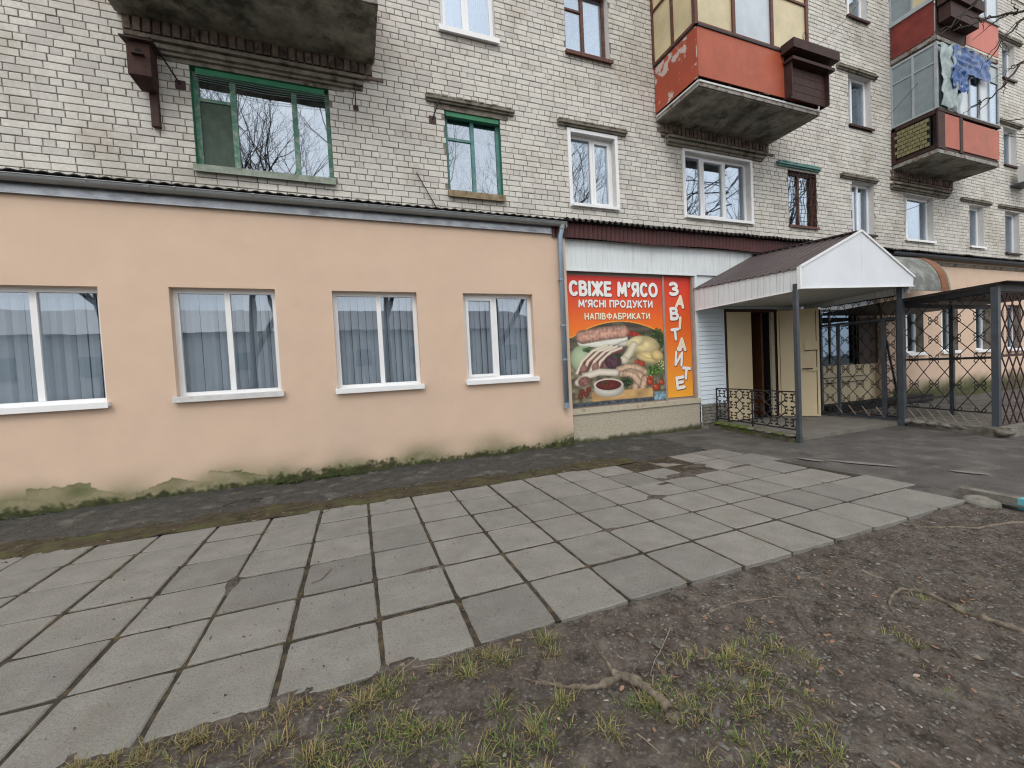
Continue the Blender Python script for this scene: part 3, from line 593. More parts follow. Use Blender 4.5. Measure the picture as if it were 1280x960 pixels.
glazing(B3,14.62,17.70,6.23,7.75,9.45,.06,m_greyframe,6,2,[m_milky,m_milky,m_palesheet,m_glassup,m_palesheet,m_glassup],[m_greyglaz],8.95)
def crumple(x0,x1,z0,z1,y,seed,amp=.07,edge=.12):
    mb=MB(); n=26; m=18
    for j in range(m+1):
        for i in range(n+1):
            u=i/n;v=j/m; ex=edge*noise.noise(Vector((v*3,seed,0))); ez=edge*noise.noise(Vector((u*4,seed,5)))
            mb.v.append((x0+(x1-x0)*u+ex,y-amp*abs(noise.noise(Vector((u*5,v*4,seed))))-amp*.22*noise.noise(Vector((u*11,v*9,seed)))-.02,z0+(z1-z0)*v+ez))
    for j in range(m):
        for i in range(n): a=j*(n+1)+i; mb.f.append((a,a+1,a+n+2,a+n+1)); mb.mi.append(0)
    return mb
sh=THING('plastic_sheeting','crumpled blue and milky plastic sheeting tied over the grey balcony glazing','plastic sheeting',(15.6,6.1,7.8))
OBJ('blue_sheet',crumple(15.15,17.0,8.8,9.42,6.15,1,.09,.10),m_blue,sh,smooth=True); OBJ('milky_sheet',crumple(14.64,15.55,7.8,9.4,6.17,2,.10,.10),m_milky,sh,smooth=True); OBJ('blue_sheet',crumple(15.1,15.8,8.25,8.85,6.14,4,.12,.14),m_blue,sh,smooth=True)
B4=balcony(14.62,17.68,6.24,9.50,'dull red boarded balcony of the floor above',.12)
mb=MB(); mb.box(16.0,17.70,6.20,6.215,9.68,10.52); OBJ('front_panel',mb,m_salmon,B4)
mb=MB(); mb.box(14.62,16.0,6.215,6.235,9.64,10.5); OBJ('front_panel',mb,m_dbrown,B4)
mb=MB(); mb.box(14.585,14.60,6.25,7.17,9.64,10.5); OBJ('side_panel',mb,m_dred,B4)
mb=MB(); mb.box(14.57,17.72,6.17,6.24,10.53,10.6); mb.box(14.55,14.62,6.24,7.18,10.5,10.57); OBJ('rail',mb,m_greyframe,B4)
mb=MB(); mb.box(14.6,16.1,5.88,6.19,10.3,10.55).box(14.66,16.0,5.95,6.19,9.9,10.28); OBJ('planter',mb,m_dbrown,B4)
glazing(B4,14.62,17.70,6.23,10.6,12.0,.05,m_greyframe,5,2,[m_palesheet,m_glassup],[m_plasticsheet,m_greyglaz],None)
# brackets and oddments on the brick wall
def bracket(px,pz,p2,label,plate=.10):
    t=THING('wall_bracket',label,'bracket',(px,YB,pz)); OBJ('plate',MB().box(px-plate/2,px+plate/2,YB-.012,YB+.004,pz-plate/2,pz+plate/2),m_maroon,t); OBJ('strut',MB().bar((px,YB-.012,pz),p2,.016),m_black,t)
bracket(-2.08,5.78,(-2.30,YB-.30,6.17),'dark iron strut with square plate between the birdhouse and the green window',.12)
bracket(.26,5.86,(.26,YB-.14,6.18),'dark iron strut with small square plate right of the green window',.08)
bracket(1.5,5.88,(1.62,YB-.10,6.2),'iron strut with pinkish square plate left of the teal window',.12)
mb=MB(); mb.bar((1.17,YB-.03,4.93),(1.50,YB-.06,4.30),.014); tag(OBJ('iron_rod',mb,m_black),'thin black rod leaning on the brick wall above the gutter','rod')
mb=MB(); mb.bar((15.1,YB-.01,5.5),(16.6,YB-.5,5.98),.014); tag(OBJ('antenna_rod',mb,m_black),'thin dark rod slanting across a white window below the right balcony','rod')
# birdhouse
bh=THING('birdhouse','old brown wooden birdhouse hung on the brick wall left of the green window','birdhouse',(-2.42,6.95,5.2))
poly=[(-2.55,5.66),(-2.55,6.07),(-2.29,6.07),(-2.29,5.58),(-2.33,5.56)]
mb=MB(); mb.box(-2.55,-2.30,6.88,7.10,5.64,6.06); OBJ('box',mb,m_bird,bh)
mb=MB(); mb.add([(-2.60,6.82,6.09),(-2.25,6.82,6.09),(-2.25,7.18,6.15),(-2.60,7.18,6.15),(-2.60,6.82,6.065),(-2.25,6.82,6.065),(-2.25,7.18,6.125),(-2.60,7.18,6.125)],[(0,1,2,3),(7,6,5,4),(0,4,5,1),(1,5,6,2),(2,6,7,3),(3,7,4,0)]); OBJ('lid',mb,m_dbrown,bh)
mb=MB(); mb.add([(-2.55,6.88,5.638),(-2.30,6.88,5.638),(-2.30,7.10,5.638),(-2.55,7.10,5.638),(-2.50,7.0,5.56),(-2.33,7.0,5.56),(-2.33,7.11,5.56),(-2.50,7.11,5.56)],[(0,1,5,4),(1,2,6,5),(2,3,7,6),(3,0,4,7),(4,5,6,7)]); OBJ('base',mb,m_dbrown,bh)
mb=MB(); mb.tube([(-2.425,6.879,5.95),(-2.425,6.873,5.95)],.03,12); OBJ('entrance_hole',mb,m_dark,bh)
OBJ('perch',MB().box(-2.49,-2.36,6.83,6.88,5.885,5.90),m_dbrown,bh)
OBJ('mounting_board',MB().box(-2.425,-2.335,7.12,7.19,5.12,6.0),m_dbrown,bh)
# air conditioner
ac=THING('air_conditioner','pale outdoor air conditioner unit on the brick wall at the right edge','air conditioner',(21.6,6.8,6.9))
OBJ('casing',MB().box(21.2,22.0,6.7,7.0,6.9,7.45),m_acw,ac); OBJ('fan_grille',MB().box(21.28,21.65,6.69,6.70,6.98,7.38),m_greyglaz,ac); OBJ('bracket',MB().box(21.2,22.0,6.7,7.2,6.84,6.89),m_iron,ac)
# cables across the facade
def cable(name,label,a,b,sag,r=.006,mat=m_black):
    a=Vector(a);b=Vector(b); mb=MB(); mb.tube([a.lerp(b,t/12)-Vector((0,0,sag*4*(t/12)*(1-t/12))) for t in range(13)],r,4); return tag(OBJ(name,mb,mat),label,'cable')
cable('cable','thin dark cable rising from the planter box toward the upper windows',(9.75,6.3,8.2),(13.3,7.1,11.0),.15,.005)
cable('cable','thin cable hanging between the grey balcony corner and the brick wall',(14.2,7.15,7.9),(15.0,6.1,9.4),.03,.005)

# ================================================================ PINK SHOP ANNEX
YP=6.9
pk=THING('pink_annex','peach rendered single-storey shop annex with white windows and mossy foot','building',(-1,YP,0))
PH=[(-4.45,-3.06,1.34,2.85),(-2.31,-1.04,1.35,2.86),(-.27,1.01,1.33,2.85),(1.79,3.09,1.34,2.85)]
def wallgrid(x0,x1,z0,z1,y,step,mossf,mat,parent,name='wall',sz=None):
    sz=sz or step; nx=int(round((x1-x0)/step)); nz_=int(round((z1-z0)/sz)); mb=MB(); at=[]; pe=[]
    for j in range(nz_+1):
        for i in range(nx+1):
            x=x0+(x1-x0)*i/nx; z=z0+(z1-z0)*j/nz_; f=mossf(x,z); rec,ms,pl=f if isinstance(f,tuple) else (0,f,f*.8); mb.v.append((x,y+rec,z)); at.append(ms); pe.append(pl)
    for j in range(nz_):
        for i in range(nx): a=j*(nx+1)+i; mb.f.append((a,a+1,a+nx+2,a+nx+1)); mb.mi.append(0)
    o=OBJ(name,mb,mat,parent,smooth=True); A=o.data.attributes.new('moss','FLOAT','POINT'); A.data.foreach_set('value',at); A=o.data.attributes.new('peel','FLOAT','POINT'); A.data.foreach_set('value',pe); return o
def ss(a,b,x): t=max(0,min(1,(x-a)/(b-a))); return t*t*(3-2*t)
def pinkmoss(x,z):
    h=.055+.07*(noise.noise(Vector((x*1.3,0,3)))+.2)+.035*noise.noise(Vector((x*6,0,1)))
    if x>3.0: h+=.10*ss(3.1,3.75,x)
    if -1.3<x<.5: h+=.05
    peel=0
    for (a,b,t0,t1) in ((-6.2,-3.92,.30,.22),(-3.92,-3.30,.33,.31),(-3.30,-2.86,.25,.10),(-2.86,-2.45,.12,.24),(-2.45,-2.02,.26,.14),(-2.02,-1.62,.30,.28),(-1.62,-1.22,.23,.12),(3.3,3.9,.10,.28)):
        if a<=x<b:
            u=(x-a)/(b-a); e=t0+(t1-t0)*u+.045*noise.noise(Vector((x*3.1,0,7)))+.022*noise.noise(Vector((x*13,0,2)))+.012*noise.noise(Vector((x*34,0,2)))
            peel=max(peel,ss(-.004,.016,e-z)*(.72+.38*noise.noise(Vector((x*2.2,z*4,3)))+.25*ss(.04,.0,e-z)))
    n=.06*noise.noise(Vector((x*7,z*9,2)))+.06*noise.noise(Vector((x*21,z*21,4)))
    m=ss(.05,-.04,z-h+n)*.93
    st=.75*ss(.55,.05,z)*max(0,.6+noise.noise(Vector((x*1.6,z*2,9)))) +.25*ss(.16,.0,z-h)
    return (0,m,max(peel,min(.8,st)))
wallgrid(-7.2,3.81,-.05,.66,YP,.013,pinkmoss,m_pink,pk,'wall_foot')
mb=MB(); holes_wall(mb,-9,3.81,.66,4.14,PH,YP); mb.add([(-9,YP,-.05),(-7.2,YP,-.05),(-7.2,YP,.66),(-9,YP,.66)],[(0,1,2,3)])
mb.add([(3.81,YP,.1),(3.81,7.19,.1),(3.81,7.19,4.1),(3.81,YP,4.1)],[(0,1,2,3)])
for H in PH: reveal(mb,*H,YP,YP+.13)
o=OBJ('wall',mb,m_pink,pk); A=o.data.attributes.new('moss','FLOAT','POINT')
for i,(H,mu,sa) in enumerate(zip(PH,((.50,),(.505,),(.53,),(.46,)),((),(),(),(0,)))):
    window(pk,H[0],H[1],H[2],H[3],YP,.12,m_white,mu,sash=sa,glass=m_glass,sill=(m_white if i!=1 else m_whitedirty,.035,.06,.045),curtain=None,blinds=11,t=.062,
      label=('white window reflecting a pale house','white window with chipped sill','white window with half its blinds bunched','white window with an opening left sash')[i])
# flashing, gutter, roof edge, downpipe
mb=MB(); mb.box(-9,3.52,YP-.035,YP+.0,3.955,4.12)
mb.box(-9,3.52,YP-.05,YP-.036,3.955,3.968); OBJ('flashing',mb,m_galv,pk)
def gutter(x0,x1,y,z,r,mat,parent,slope=0.0):
    mb=MB(); n=9; 
    for X in (x0,x1):
        for k in range(n): a=math.pi*k/(n-1); mb.v.append((X,y-r*math.cos(a),z-r*math.sin(a)+slope*(X-x0)))
    for k in range(n-1): mb.f.append((k,k+1,k+1+n,k+n)); mb.mi.append(0)
    mb.tube([(x0,y-r,z),(x1,y-r,z+slope*(x1-x0))],.008,5)
    x=x0+.6
    while x<x1: mb.box(x-.012,x+.012,y-r-.004,y-r+.012,z-.02+slope*(x-x0),z+.012+slope*(x-x0)); x+=.9
    mb.tube([(x1-.01,y,z-.06),(x1+.005,y,z-.06)],.06,12)
    g=OBJ('gutter',mb,mat,parent,smooth=True)
    for xj in np.arange(x0+1.2,x1,2.7):
        q=MB(); 
        for X in (xj-.03,xj+.03):
            for k in range(n): a=math.pi*k/(n-1); q.v.append((X,y-(r+.005)*math.cos(a),z-(r+.005)*math.sin(a)))
        for k in range(n-1): q.f.append((k,k+1,k+1+n,k+n)); q.mi.append(0)
        OBJ('gutter_joint',q,mat,g)
gutter(-9,3.78,6.79,4.145,.068,m_galvd,pk)
def corr_edge(x0,x1,y0,z0,y1,z1,pitch,amp,th,mat,parent,name='roof_edge',rnd=.0):
    mb=MB(); n=int((x1-x0)/pitch*8)
    for i in range(n+1):
        x=x0+(x1-x0)*i/n; d=amp*math.sin(2*math.pi*x/pitch)+rnd*noise.noise(Vector((x*2,0,3)))
        mb.v+=[(x,y0+rnd*noise.noise(Vector((x*1.3,0,8))),z0+d),(x,y0,z0+d-th),(x,y1,z1+d)]
    for i in range(n): a=3*i; mb.f+=[(a,a+3,a+5,a+2),(a+1,a+4,a+3,a),(a+2,a+5,a+4,a+1)]; mb.mi+=[0]*3
    return OBJ(name,mb,mat,parent)
corr_edge(-9,3.9,6.74,4.20,7.21,4.32,.15,.010,.012,m_darkroof,pk,rnd=.012)
dp=MB(); dp.tube([(3.70,6.79,4.10),(3.695,6.80,4.02),(3.67,6.82,3.9),(3.645,6.82,.76)],.048,14); d_=OBJ('downpipe',dp,m_pipe,pk,smooth=True)
OBJ('outlet_funnel',MB().tube([(3.70,6.79,4.14),(3.70,6.79,4.03)],[.062,.05],12),m_galvd,d_)
for z in (3.1,2.25,1.62,.80): OBJ('clamp',MB().tube([(3.645,6.82,z),(3.645,6.82,z+.03)],.053,14).box(3.635,3.655,6.86,6.9,z,z+.03),m_pipe,d_)
OBJ('lower_sleeve',MB().tube([(3.645,6.82,.73),(3.645,6.82,.80)],[.05,.052],14),m_pipe,d_)
# ================================================================ MEAT SHOP FRONT
YS=7.0
sf=THING('shop_front','white clad shop front with red corrugated fascia, pebbledash plinth and open cream doors','shop front',(8,YS,0))
def plm(x,z): return max(0,ss(.07,-.02,z-.05-.05*noise.noise(Vector((x*3,0,1)))-.05*noise.noise(Vector((x*9,z*9,1)))))*.9
wallgrid(3.815,7.0,-.08,.565,YS-.03,.03,plm,m_plinth,sf,'plinth')
OBJ('plinth_end',MB().add([(7.0,YS-.03,-.08),(7.0,YS+.1,-.08),(7.0,YS+.1,.565),(7.0,YS-.03,.565)],[(0,1,2,3)]),m_ledge,sf)
OBJ('ledge',MB().box(3.815,7.02,YS-.06,YS+.09,.567,.665),m_ledge,sf)
mb=MB()                                                                # ribbed siding above the signs
x=3.83
while x<9.6: mb.box(x,x+.112,YS-.02,YS+.02,3.35,3.93); mb.box(x+.1125,x+.1195,YS-.017,YS+.01,3.35,3.93); x+=.12
mb.box(6.99,7.05,YS-.03,YS+.03,.66,3.35); mb.box(3.83,7.05,YS-.034,YS-.021,3.325,3.352); o=OBJ('siding',mb,m_siding,sf); o['kind']='stuff'
mb=MB(); z=.12                                                         # horizontal boards beside the door
while z<2.62: mb.add([(7.05,YS-.0,z),(7.80,YS-.0,z),(7.80,YS-.016,z+.005),(7.05,YS-.016,z+.005),(7.05,YS-.004,z+.098),(7.80,YS-.004,z+.098)],[(0,1,2,3),(3,2,5,4)]); z+=.1
mb.box(7.78,7.81,YS-.02,YS+.04,.05,2.64); o=OBJ('horizontal_siding',mb,m_sidingb,sf); o['kind']='stuff'
OBJ('upper_wall',MB().box(7.05,13.4,YS+.022,YS+.2,2.62,3.95),m_siding,sf)
mb=MB(); 
for r_ in range(6):
    x=7.08
    while x<7.78:
        l=rb.uniform(.10,.22); x1=min(7.79,x+l); mb.box(x,x1-.012,YS-.05-rb.uniform(0,.02),YS+.0,.10+.07*r_,.10+.07*r_+.058); x=x1
mb.box(7.05,7.8,YS-.03,YS+.02,-.08,.12); OBJ('stone_footing',mb,m_kerbg,sf)['kind']='stuff'
# red corrugated fascia and ragged roof edge
mb=MB(); n=int((10.6-3.53)/.0125)
for i in range(n+1):
    x=3.53+(10.6-3.53)*i/n; mb.v+=[(x,6.86+.011*math.sin(2*math.pi*x/.10),3.905+.012*math.sin(x*1.9)),(x,6.86+.011*math.sin(2*math.pi*x/.10),4.19)]
for i in range(n): a=2*i; mb.f.append((a,a+2,a+3,a+1)); mb.mi.append(0)
OBJ('red_fascia',mb,m_red,sf)
corr_edge(3.8,10.9,6.74,4.22,7.215,4.30,.13,.026,.014,m_darkroof,sf,rnd=.02)
# recess behind the signs
OBJ('sign_backing',MB().box(3.815,7.0,YS+.085,YS+.12,.66,3.36).box(6.93,6.99,YS-.0,YS+.085,.666,3.33),m_alu,sf)
# entrance: frame, fixed leaf, dark doorway, open leaf
mb=MB(); mb.box(7.82,7.87,YS-.03,YS+.06,.06,2.60); mb.box(9.42,9.50,YS-.02,YS+.12,.06,2.60); mb.box(7.87,9.42,YS-.03,YS+.06,2.55,2.60); OBJ('door_frame',mb,m_dbrown,sf)
mb=MB(); mb.box(7.87,8.62,YS-.035,YS-.0,.08,2.545); mb.box(7.9,8.59,YS-.043,YS-.036,.12,2.5); dl=OBJ('door_leaf',mb,m_door,sf); dl['label']='closed cream metal door leaf'
OBJ('hinge',MB().tube([(7.88,YS-.05,1.9),(7.88,YS-.05,2.08)],.014,8),m_door,dl); OBJ('hinge',MB().tube([(7.88,YS-.05,.5),(7.88,YS-.05,.68)],.014,8),m_door,dl)
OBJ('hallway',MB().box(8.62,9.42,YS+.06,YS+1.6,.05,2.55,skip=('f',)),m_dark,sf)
mb=MB(); mb.box(9.12,9.18,YS+.12,YS+.5,.1,2.55); OBJ('inner_door',mb,m_innerdoor,sf)
OBJ('jamb_lining',MB().box(9.31,9.415,YS+.0,YS+.05,.08,2.55),m_ledge,sf)
OBJ('kickboard',MB().box(8.66,9.1,YS+.3,YS+.33,.08,.62),m_innerdoor,sf)
h=Vector((9.47,YS-.03,0)); e=Vector((9.93,6.33,0)); d=(e-h).normalized(); nrm=Vector((d.y,-d.x,0)); 
def doorbox(a,b,z0,z1,n0,n1): 
    mb=MB(); P=[h+d*a+nrm*n0,h+d*b+nrm*n0,h+d*b+nrm*n1,h+d*a+nrm*n1]; mb.add([(p.x,p.y,z0) for p in P]+[(p.x,p.y,z1) for p in P],[(0,3,2,1),(4,5,6,7),(0,1,5,4),(1,2,6,5),(2,3,7,6),(3,0,4,7)]); return mb
Ld=(e-h).length
dl=OBJ('door_leaf',doorbox(0,Ld,.07,2.55,0,.045),m_door,sf); dl['label']='open cream metal door leaf with lock and handle'
sgn=-1 if nrm.x>0 else 1
for (a,b,z0,z1) in ((.0,.04,.07,2.55),(Ld-.035,Ld+.012,.07,2.55),(.04,Ld-.035,2.51,2.55),(.04,Ld-.035,.07,.11)): OBJ('edge_trim',doorbox(a,b,z0,z1,-.012,.057),m_door,dl)
OBJ('lock_case',doorbox(Ld-.26,Ld-.03,1.60,1.80,-.05,-.013),m_door,dl); OBJ('lock_case',doorbox(Ld-.26,Ld-.03,1.60,1.80,.058,.09),m_door,dl)
OBJ('door_handle',doorbox(Ld-.2,Ld-.04,1.12,1.20,-.055,-.013),m_door,dl); OBJ('door_handle',doorbox(Ld-.2,Ld-.04,1.12,1.20,.058,.1),m_door,dl); OBJ('door_handle',doorbox(Ld-.32,Ld-.12,1.16,1.185,.10,.125),m_black,dl); OBJ('trim_shadow',doorbox(.042,.052,.12,2.5,.046,.049),m_dbrown,dl); OBJ('trim_shadow',doorbox(Ld-.05,Ld-.038,.12,2.5,.046,.049),m_dbrown,dl); OBJ('lock_shadow_gap',doorbox(Ld-.265,Ld-.025,1.585,1.60,.046,.085),m_dbrown,dl)  # thin dark strips paint in the shade beside the trim and under the lock
# dark shop window right of the door, cream wall below
mb=MB(); holes_wall(mb,9.5,13.35,-.05,2.62,[(9.9,12.55,1.17,2.62)],YS+.03); mb.box(9.9,12.55,YS+.031,YS+.12,1.12,1.17); OBJ('cream_wall',mb,m_door,sf)
mb=MB(); frame(mb,9.9,12.55,1.17,2.62,YS+.08,YS+.13,.05); mb.box(11.55,11.6,YS+.08,YS+.13,1.2,2.6); sw=OBJ('window',mb,m_iron,sf); sw['label']='dark bluish window behind the grille'
for a,b in ((9.95,11.55),(11.6,12.5)): OBJ('pane',MB().box(a,b,YS+.1,YS+.106,1.22,2.57),m_glassdk,sw)
OBJ('room',MB().box(9.88,12.57,YS+.14,YS+.9,1.1,2.64,skip=('f',)),m_room,sw)
OBJ('side_reveal',MB().box(12.56,13.35,YS-.02,YS+.028,1.17,2.62),m_dbrown,sf)
OBJ('wall_rail',MB().box(9.95,12.9,YS-.03,YS+.02,.72,.735).box(9.95,12.9,YS-.03,YS+.02,.86,.872),m_black,sf)
# ================================================================ SIGNS
def A_(cx,cy,rx,ry,a0,a1,n=12): return [(cx+rx*math.cos(math.radians(a0+(a1-a0)*k/n)),cy+ry*math.sin(math.radians(a0+(a1-a0)*k/n))) for k in range(n+1)]
BOWL=lambda x0,x1,y0,y1:[(x0,y1)]+A_(x1-(y1-y0)*.5,(y0+y1)/2,(y1-y0)*.5,(y1-y0)*.5,90,-90)+[(x0,y0)]
GL={'С':(.72,[A_(.40,.5,.38,.5,48,312,18)]),'О':(.86,[A_(.43,.5,.43,.5,0,360,24)]),'В':(.66,[[(0,0),(0,1)],BOWL(0,.56,.54,1),BOWL(0,.64,0,.54)]),'І':(.0,[[(0,0),(0,1)]]),
'Ж':(1.04,[[(.52,0),(.52,1)],[(.02,1),(.50,.5),(0,0)],[(1.02,1),(.54,.5),(1.04,0)]]),'Е':(.58,[[(.58,1),(0,1),(0,0),(.6,0)],[(0,.52),(.5,.52)]]),'М':(.86,[[(0,0),(.07,1),(.43,.22),(.79,1),(.86,0)]]),'’':(.10,[[(.08,1.02),(.07,.9),(.0,.78)]]),
'Я':(.64,[[(.64,0),(.64,1)],[(.64,1)]+A_(.26,.73,.24,.27,90,270)+[(.64,.46)],[(.34,.44),(.0,0)]]),'Н':(.66,[[(0,0),(0,1)],[(.66,0),(.66,1)],[(0,.5),(.66,.5)]]),'П':(.66,[[(0,0),(0,1),(.66,1),(.66,0)]]),
'Р':(.62,[[(0,0),(0,1)],BOWL(0,.62,.44,1)]),'Д':(.84,[[(.0,-.16),(.0,.02),(.84,.02),(.84,-.16)],[(.14,.02),(.24,1),(.70,1),(.70,.02)]]),'У':(.68,[[(0,1),(.36,.38)],[(.68,1),(.32,.12),(.2,0),(.06,.02)]]),'К':(.64,[[(0,0),(0,1)],[(.6,1),(.06,.5),(.64,0)]]),
'Т':(.70,[[(0,1),(.70,1)],[(.35,1),(.35,0)]]),'И':(.68,[[(0,1),(0,0),(.68,1),(.68,0)]]),'А':(.74,[[(0,0),(.37,1),(.74,0)],[(.12,.32),(.62,.32)]]),'Ф':(.94,[[(.47,-.06),(.47,1.06)],A_(.47,.52,.47,.33,0,360,24)]),'Б':(.62,[[(.58,1),(0,1),(0,0)],BOWL(0,.62,0,.56)]),
'З':(.60,[A_(.26,.75,.30,.25,140,-90)+A_(.26,.25,.34,.25,90,-140)]),'Й':(.68,[[(0,1),(0,0),(.68,1),(.68,0)],A_(.34,1.32,.17,.13,180,360,8)]),' ':(.22,[])}
def text_mesh(body,x0,x1,z0,z1,y,bold=.0,tilt=0,grow=0.0,space=.26):
    """strokes of constant width with round ends, laid a hair apart in depth"""
    x=0; S=[]
    for ch in body:
        wd,st=GL[ch]; S+=[[(px_+x,pz_) for px_,pz_ in p] for p in st]; x+=wd+space
    tw=x-space; H=z1-z0; W=x1-x0; hw=H*bold; cx,cz=(x0+x1)/2,(z0+z1)/2; sx=(W-2*hw)/tw if tw>0 else 1; sz=H-2*hw; mb=MB(); lay=0
    hw2=hw+grow; ct,st_=math.cos(tilt),math.sin(tilt)
    def put(poly):
        nonlocal lay
        lay+=1; yy=y-.000012*lay; mb.add([(cx+X*ct-Z*st_,yy,cz+X*st_+Z*ct) for X,Z in poly],[tuple(range(len(poly)))])
    for p in S:
        P=[(-W/2+hw+a*sx,-H/2+hw+b*sz) for a,b in p]
        for (a,b),(c,d) in zip(P[:-1],P[1:]):
            L=math.hypot(c-a,d-b)
            if L<1e-6: continue
            nx_,nz_=-(d-b)/L*hw2,(c-a)/L*hw2; put([(a+nx_,b+nz_),(a-nx_,b-nz_),(c-nx_,d-nz_),(c+nx_,d+nz_)])
        for (a,b) in P: put([(a+hw2*math.cos(-t*.6283),b+hw2*math.sin(-t*.6283)) for t in range(10)])
    return mb
m_txt=M('white_lettering',(.82,.82,.80),rough=.5,var=.01,bump=0); m_txt2=M('cream_lettering',(.85,.76,.55),rough=.5,var=.01,bump=0); m_txt3=M('peach_lettering',(.88,.72,.55),rough=.5,var=.01,bump=0); m_txts=M('maroon_lettering_edge',(.16,.02,.02),rough=.6,var=.01,bump=0)
def vcmat(name,rough=.45):
    m=bpy.data.materials.new(name); m.use_nodes=True; nt=m.node_tree; b=nt.nodes['Principled BSDF']; a=nt.nodes.new('ShaderNodeAttribute'); a.attribute_name='print'; nt.links.new(a.outputs['Color'],b.inputs['Base Color']); b.inputs['Roughness'].default_value=rough; return m
m_print=vcmat('printed_banner')
def lin(c): c=np.asarray(c,float)/255; return np.where(c<=.04045,c/12.92,((c+.055)/1.055)**2.4)
def printed(name,img,x0,x1,z0,z1,y,parent):
    h,w_=img.shape[:2]; mb=MB()
    mb.v=[(x0+(x1-x0)*i/(w_-1),y,z1-(z1-z0)*j/(h-1)) for j in range(h) for i in range(w_)]
    mb.f=[(j*w_+i,(j+1)*w_+i,(j+1)*w_+i+1,j*w_+i+1) for j in range(h-1) for i in range(w_-1)]; mb.mi=[0]*len(mb.f)
    o=OBJ(name,mb,m_print,parent); A=o.data.color_attributes.new('print','FLOAT_COLOR','POINT')
    col=np.ones((h*w_,4)); col[:,:3]=lin(np.clip(img.reshape(-1,3),0,255)); A.data.foreach_set('color',col.ravel()); return o
def food_picture(Wn=200,Hn=226):
    rs=np.random.RandomState(4)
    U,V=np.meshgrid(np.linspace(0,1,Wn),np.linspace(0,1,Hn))
    # pixel grid of my sketch of the print: x 58..660, y 60..895
    X=60+U*600; Y=60+V*835
    def vn(s,seed):
        r=np.random.RandomState(seed); g=r.rand(40,40); xs=(X/s)%38; ys=(Y/s)%38; xi=xs.astype(int); yi=ys.astype(int); fx=xs-xi; fy=ys-yi; fx=fx*fx*(3-2*fx); fy=fy*fy*(3-2*fy)
        return (g[yi,xi]*(1-fx)+g[yi,xi+1]*fx)*(1-fy)+(g[yi+1,xi]*(1-fx)+g[yi+1,xi+1]*fx)*fy
    t=np.clip((Y-60)/380,0,1)[...,None]
    img=np.array([205,38,28])*(1-t)+np.array([243,128,30])*t
    def put(mask,c): 
        nonlocal img; m=np.clip(mask,0,1)[...,None]; img=img*(1-m)+np.array(c)*m if not isinstance(c,np.ndarray) or c.ndim<3 else img*(1-m)+c*m
    def ell(cx,cy,rx,ry,ang,c,edge=.12,shade=.45,hl=None,tex=None):
        a=math.radians(ang); dx=(X-cx)*math.cos(a)+(Y-cy)*math.sin(a); dy=-(X-cx)*math.sin(a)+(Y-cy)*math.cos(a)
        d=np.sqrt((dx/rx)**2+(dy/ry)**2); m=np.clip((1-d)/edge,0,1)
        k=1-shade*np.clip(d,0,1)**2+.12*np.clip(-(dx/rx+dy/ry)*.5,-1,1)
        col=np.array(c)[None,None,:]*k[...,None]
        if tex: col=col*(1-tex[1]+2*tex[1]*vn(tex[0],int(cx)))[...,None]
        put(m,col)
    def arc(pts,w,c,shade=.5,tex=None):
        best=np.full(X.shape,1e9)
        for (x0,y0),(x1,y1) in zip(pts[:-1],pts[1:]):
            L=(x1-x0)**2+(y1-y0)**2; tt=np.clip(((X-x0)*(x1-x0)+(Y-y0)*(y1-y0))/L,0,1); best=np.minimum(best,np.hypot(X-x0-tt*(x1-x0),Y-y0-tt*(y1-y0)))
        m=np.clip((w-best)/4,0,1); k=1-shade*(best/w)**2; col=np.array(c)[None,None,:]*k[...,None]
        if tex: col=col*(1-tex[1]+2*tex[1]*vn(tex[0],int(pts[0][0])))[...,None]
        put(m,col)
    def herb(cx,cy,rx,ry,c,n=70,seed=1,sz=9):
        r=np.random.RandomState(seed); ell(cx,cy,rx*.85,ry*.85,0,[v*.45 for v in c],.4,.2)
        for _ in range(n):
            a=r.rand()*6.28; q=r.rand()**.5; k=r.uniform(.5,1.5); ell(cx+rx*q*math.cos(a),cy+ry*q*math.sin(a),sz*r.uniform(.5,1.2),sz*r.uniform(.3,.7),r.uniform(0,180),[min(255,v*k) for v in c],.5,.2)
    arcy=350+100*np.clip(np.abs((X-372)/300),0,1)**2.0
    bgc=np.array([78,72,60])[None,None,:]*(.7+.6*vn(60,3)*np.ones_like(X))[...,None]*(1+.15*np.sin(Y/7))[...,None]
    put(np.clip((Y-arcy)/4,0,1),bgc)
    put(np.clip((arcy+7-Y)/2,0,1)*np.clip((Y-arcy+1)/2,0,1),[250,175,60])
    put(np.clip((Y-500)/25,0,1),np.array([112,106,84])[None,None,:]*(.6+.8*vn(22,9))[...,None])
    ell(620,480,50,80,0,[50,75,32],.3); herb(615,470,48,70,[70,100,40],90,2); ell(130,590,75,95,0,[178,196,160],.15,.3)
    herb(500,445,40,25,[60,90,35],30,5)
    for x,y,r in ((430,432,24),(465,440,22),(492,447,16),(410,450,16)): ell(x,y,r,r,0,[176,52,34],.2)
    arc([(130,485),(250,500),(395,470)],26,[226,226,214],.2); arc([(140,452),(260,432),(385,420)],46,[196,148,128],.45,(16,.18))
    for k in range(12): arc([(140+22*k,412-3*k),(146+22*k,490-3*k)],2.2,[232,205,180],.1)
    for k in range(3): arc([(120,428+22*k),(395,396+22*k)],1.6,[226,200,178],.1)
    herb(160,535,36,18,[70,110,60],36,7,7)
    ell(400,500,60,22,-10,[205,205,190],.2)
    # whole chicken
    ell(525,520,112,72,8,[222,204,150],.1,.35,tex=(30,.10)); ell(560,600,95,42,12,[230,208,148],.12,.35); ell(610,590,50,40,30,[226,200,135],.15,.35); ell(470,490,70,38,-20,[232,214,165],.2,.3); arc([(470,560),(530,600),(640,625)],4,[170,140,85],.1)
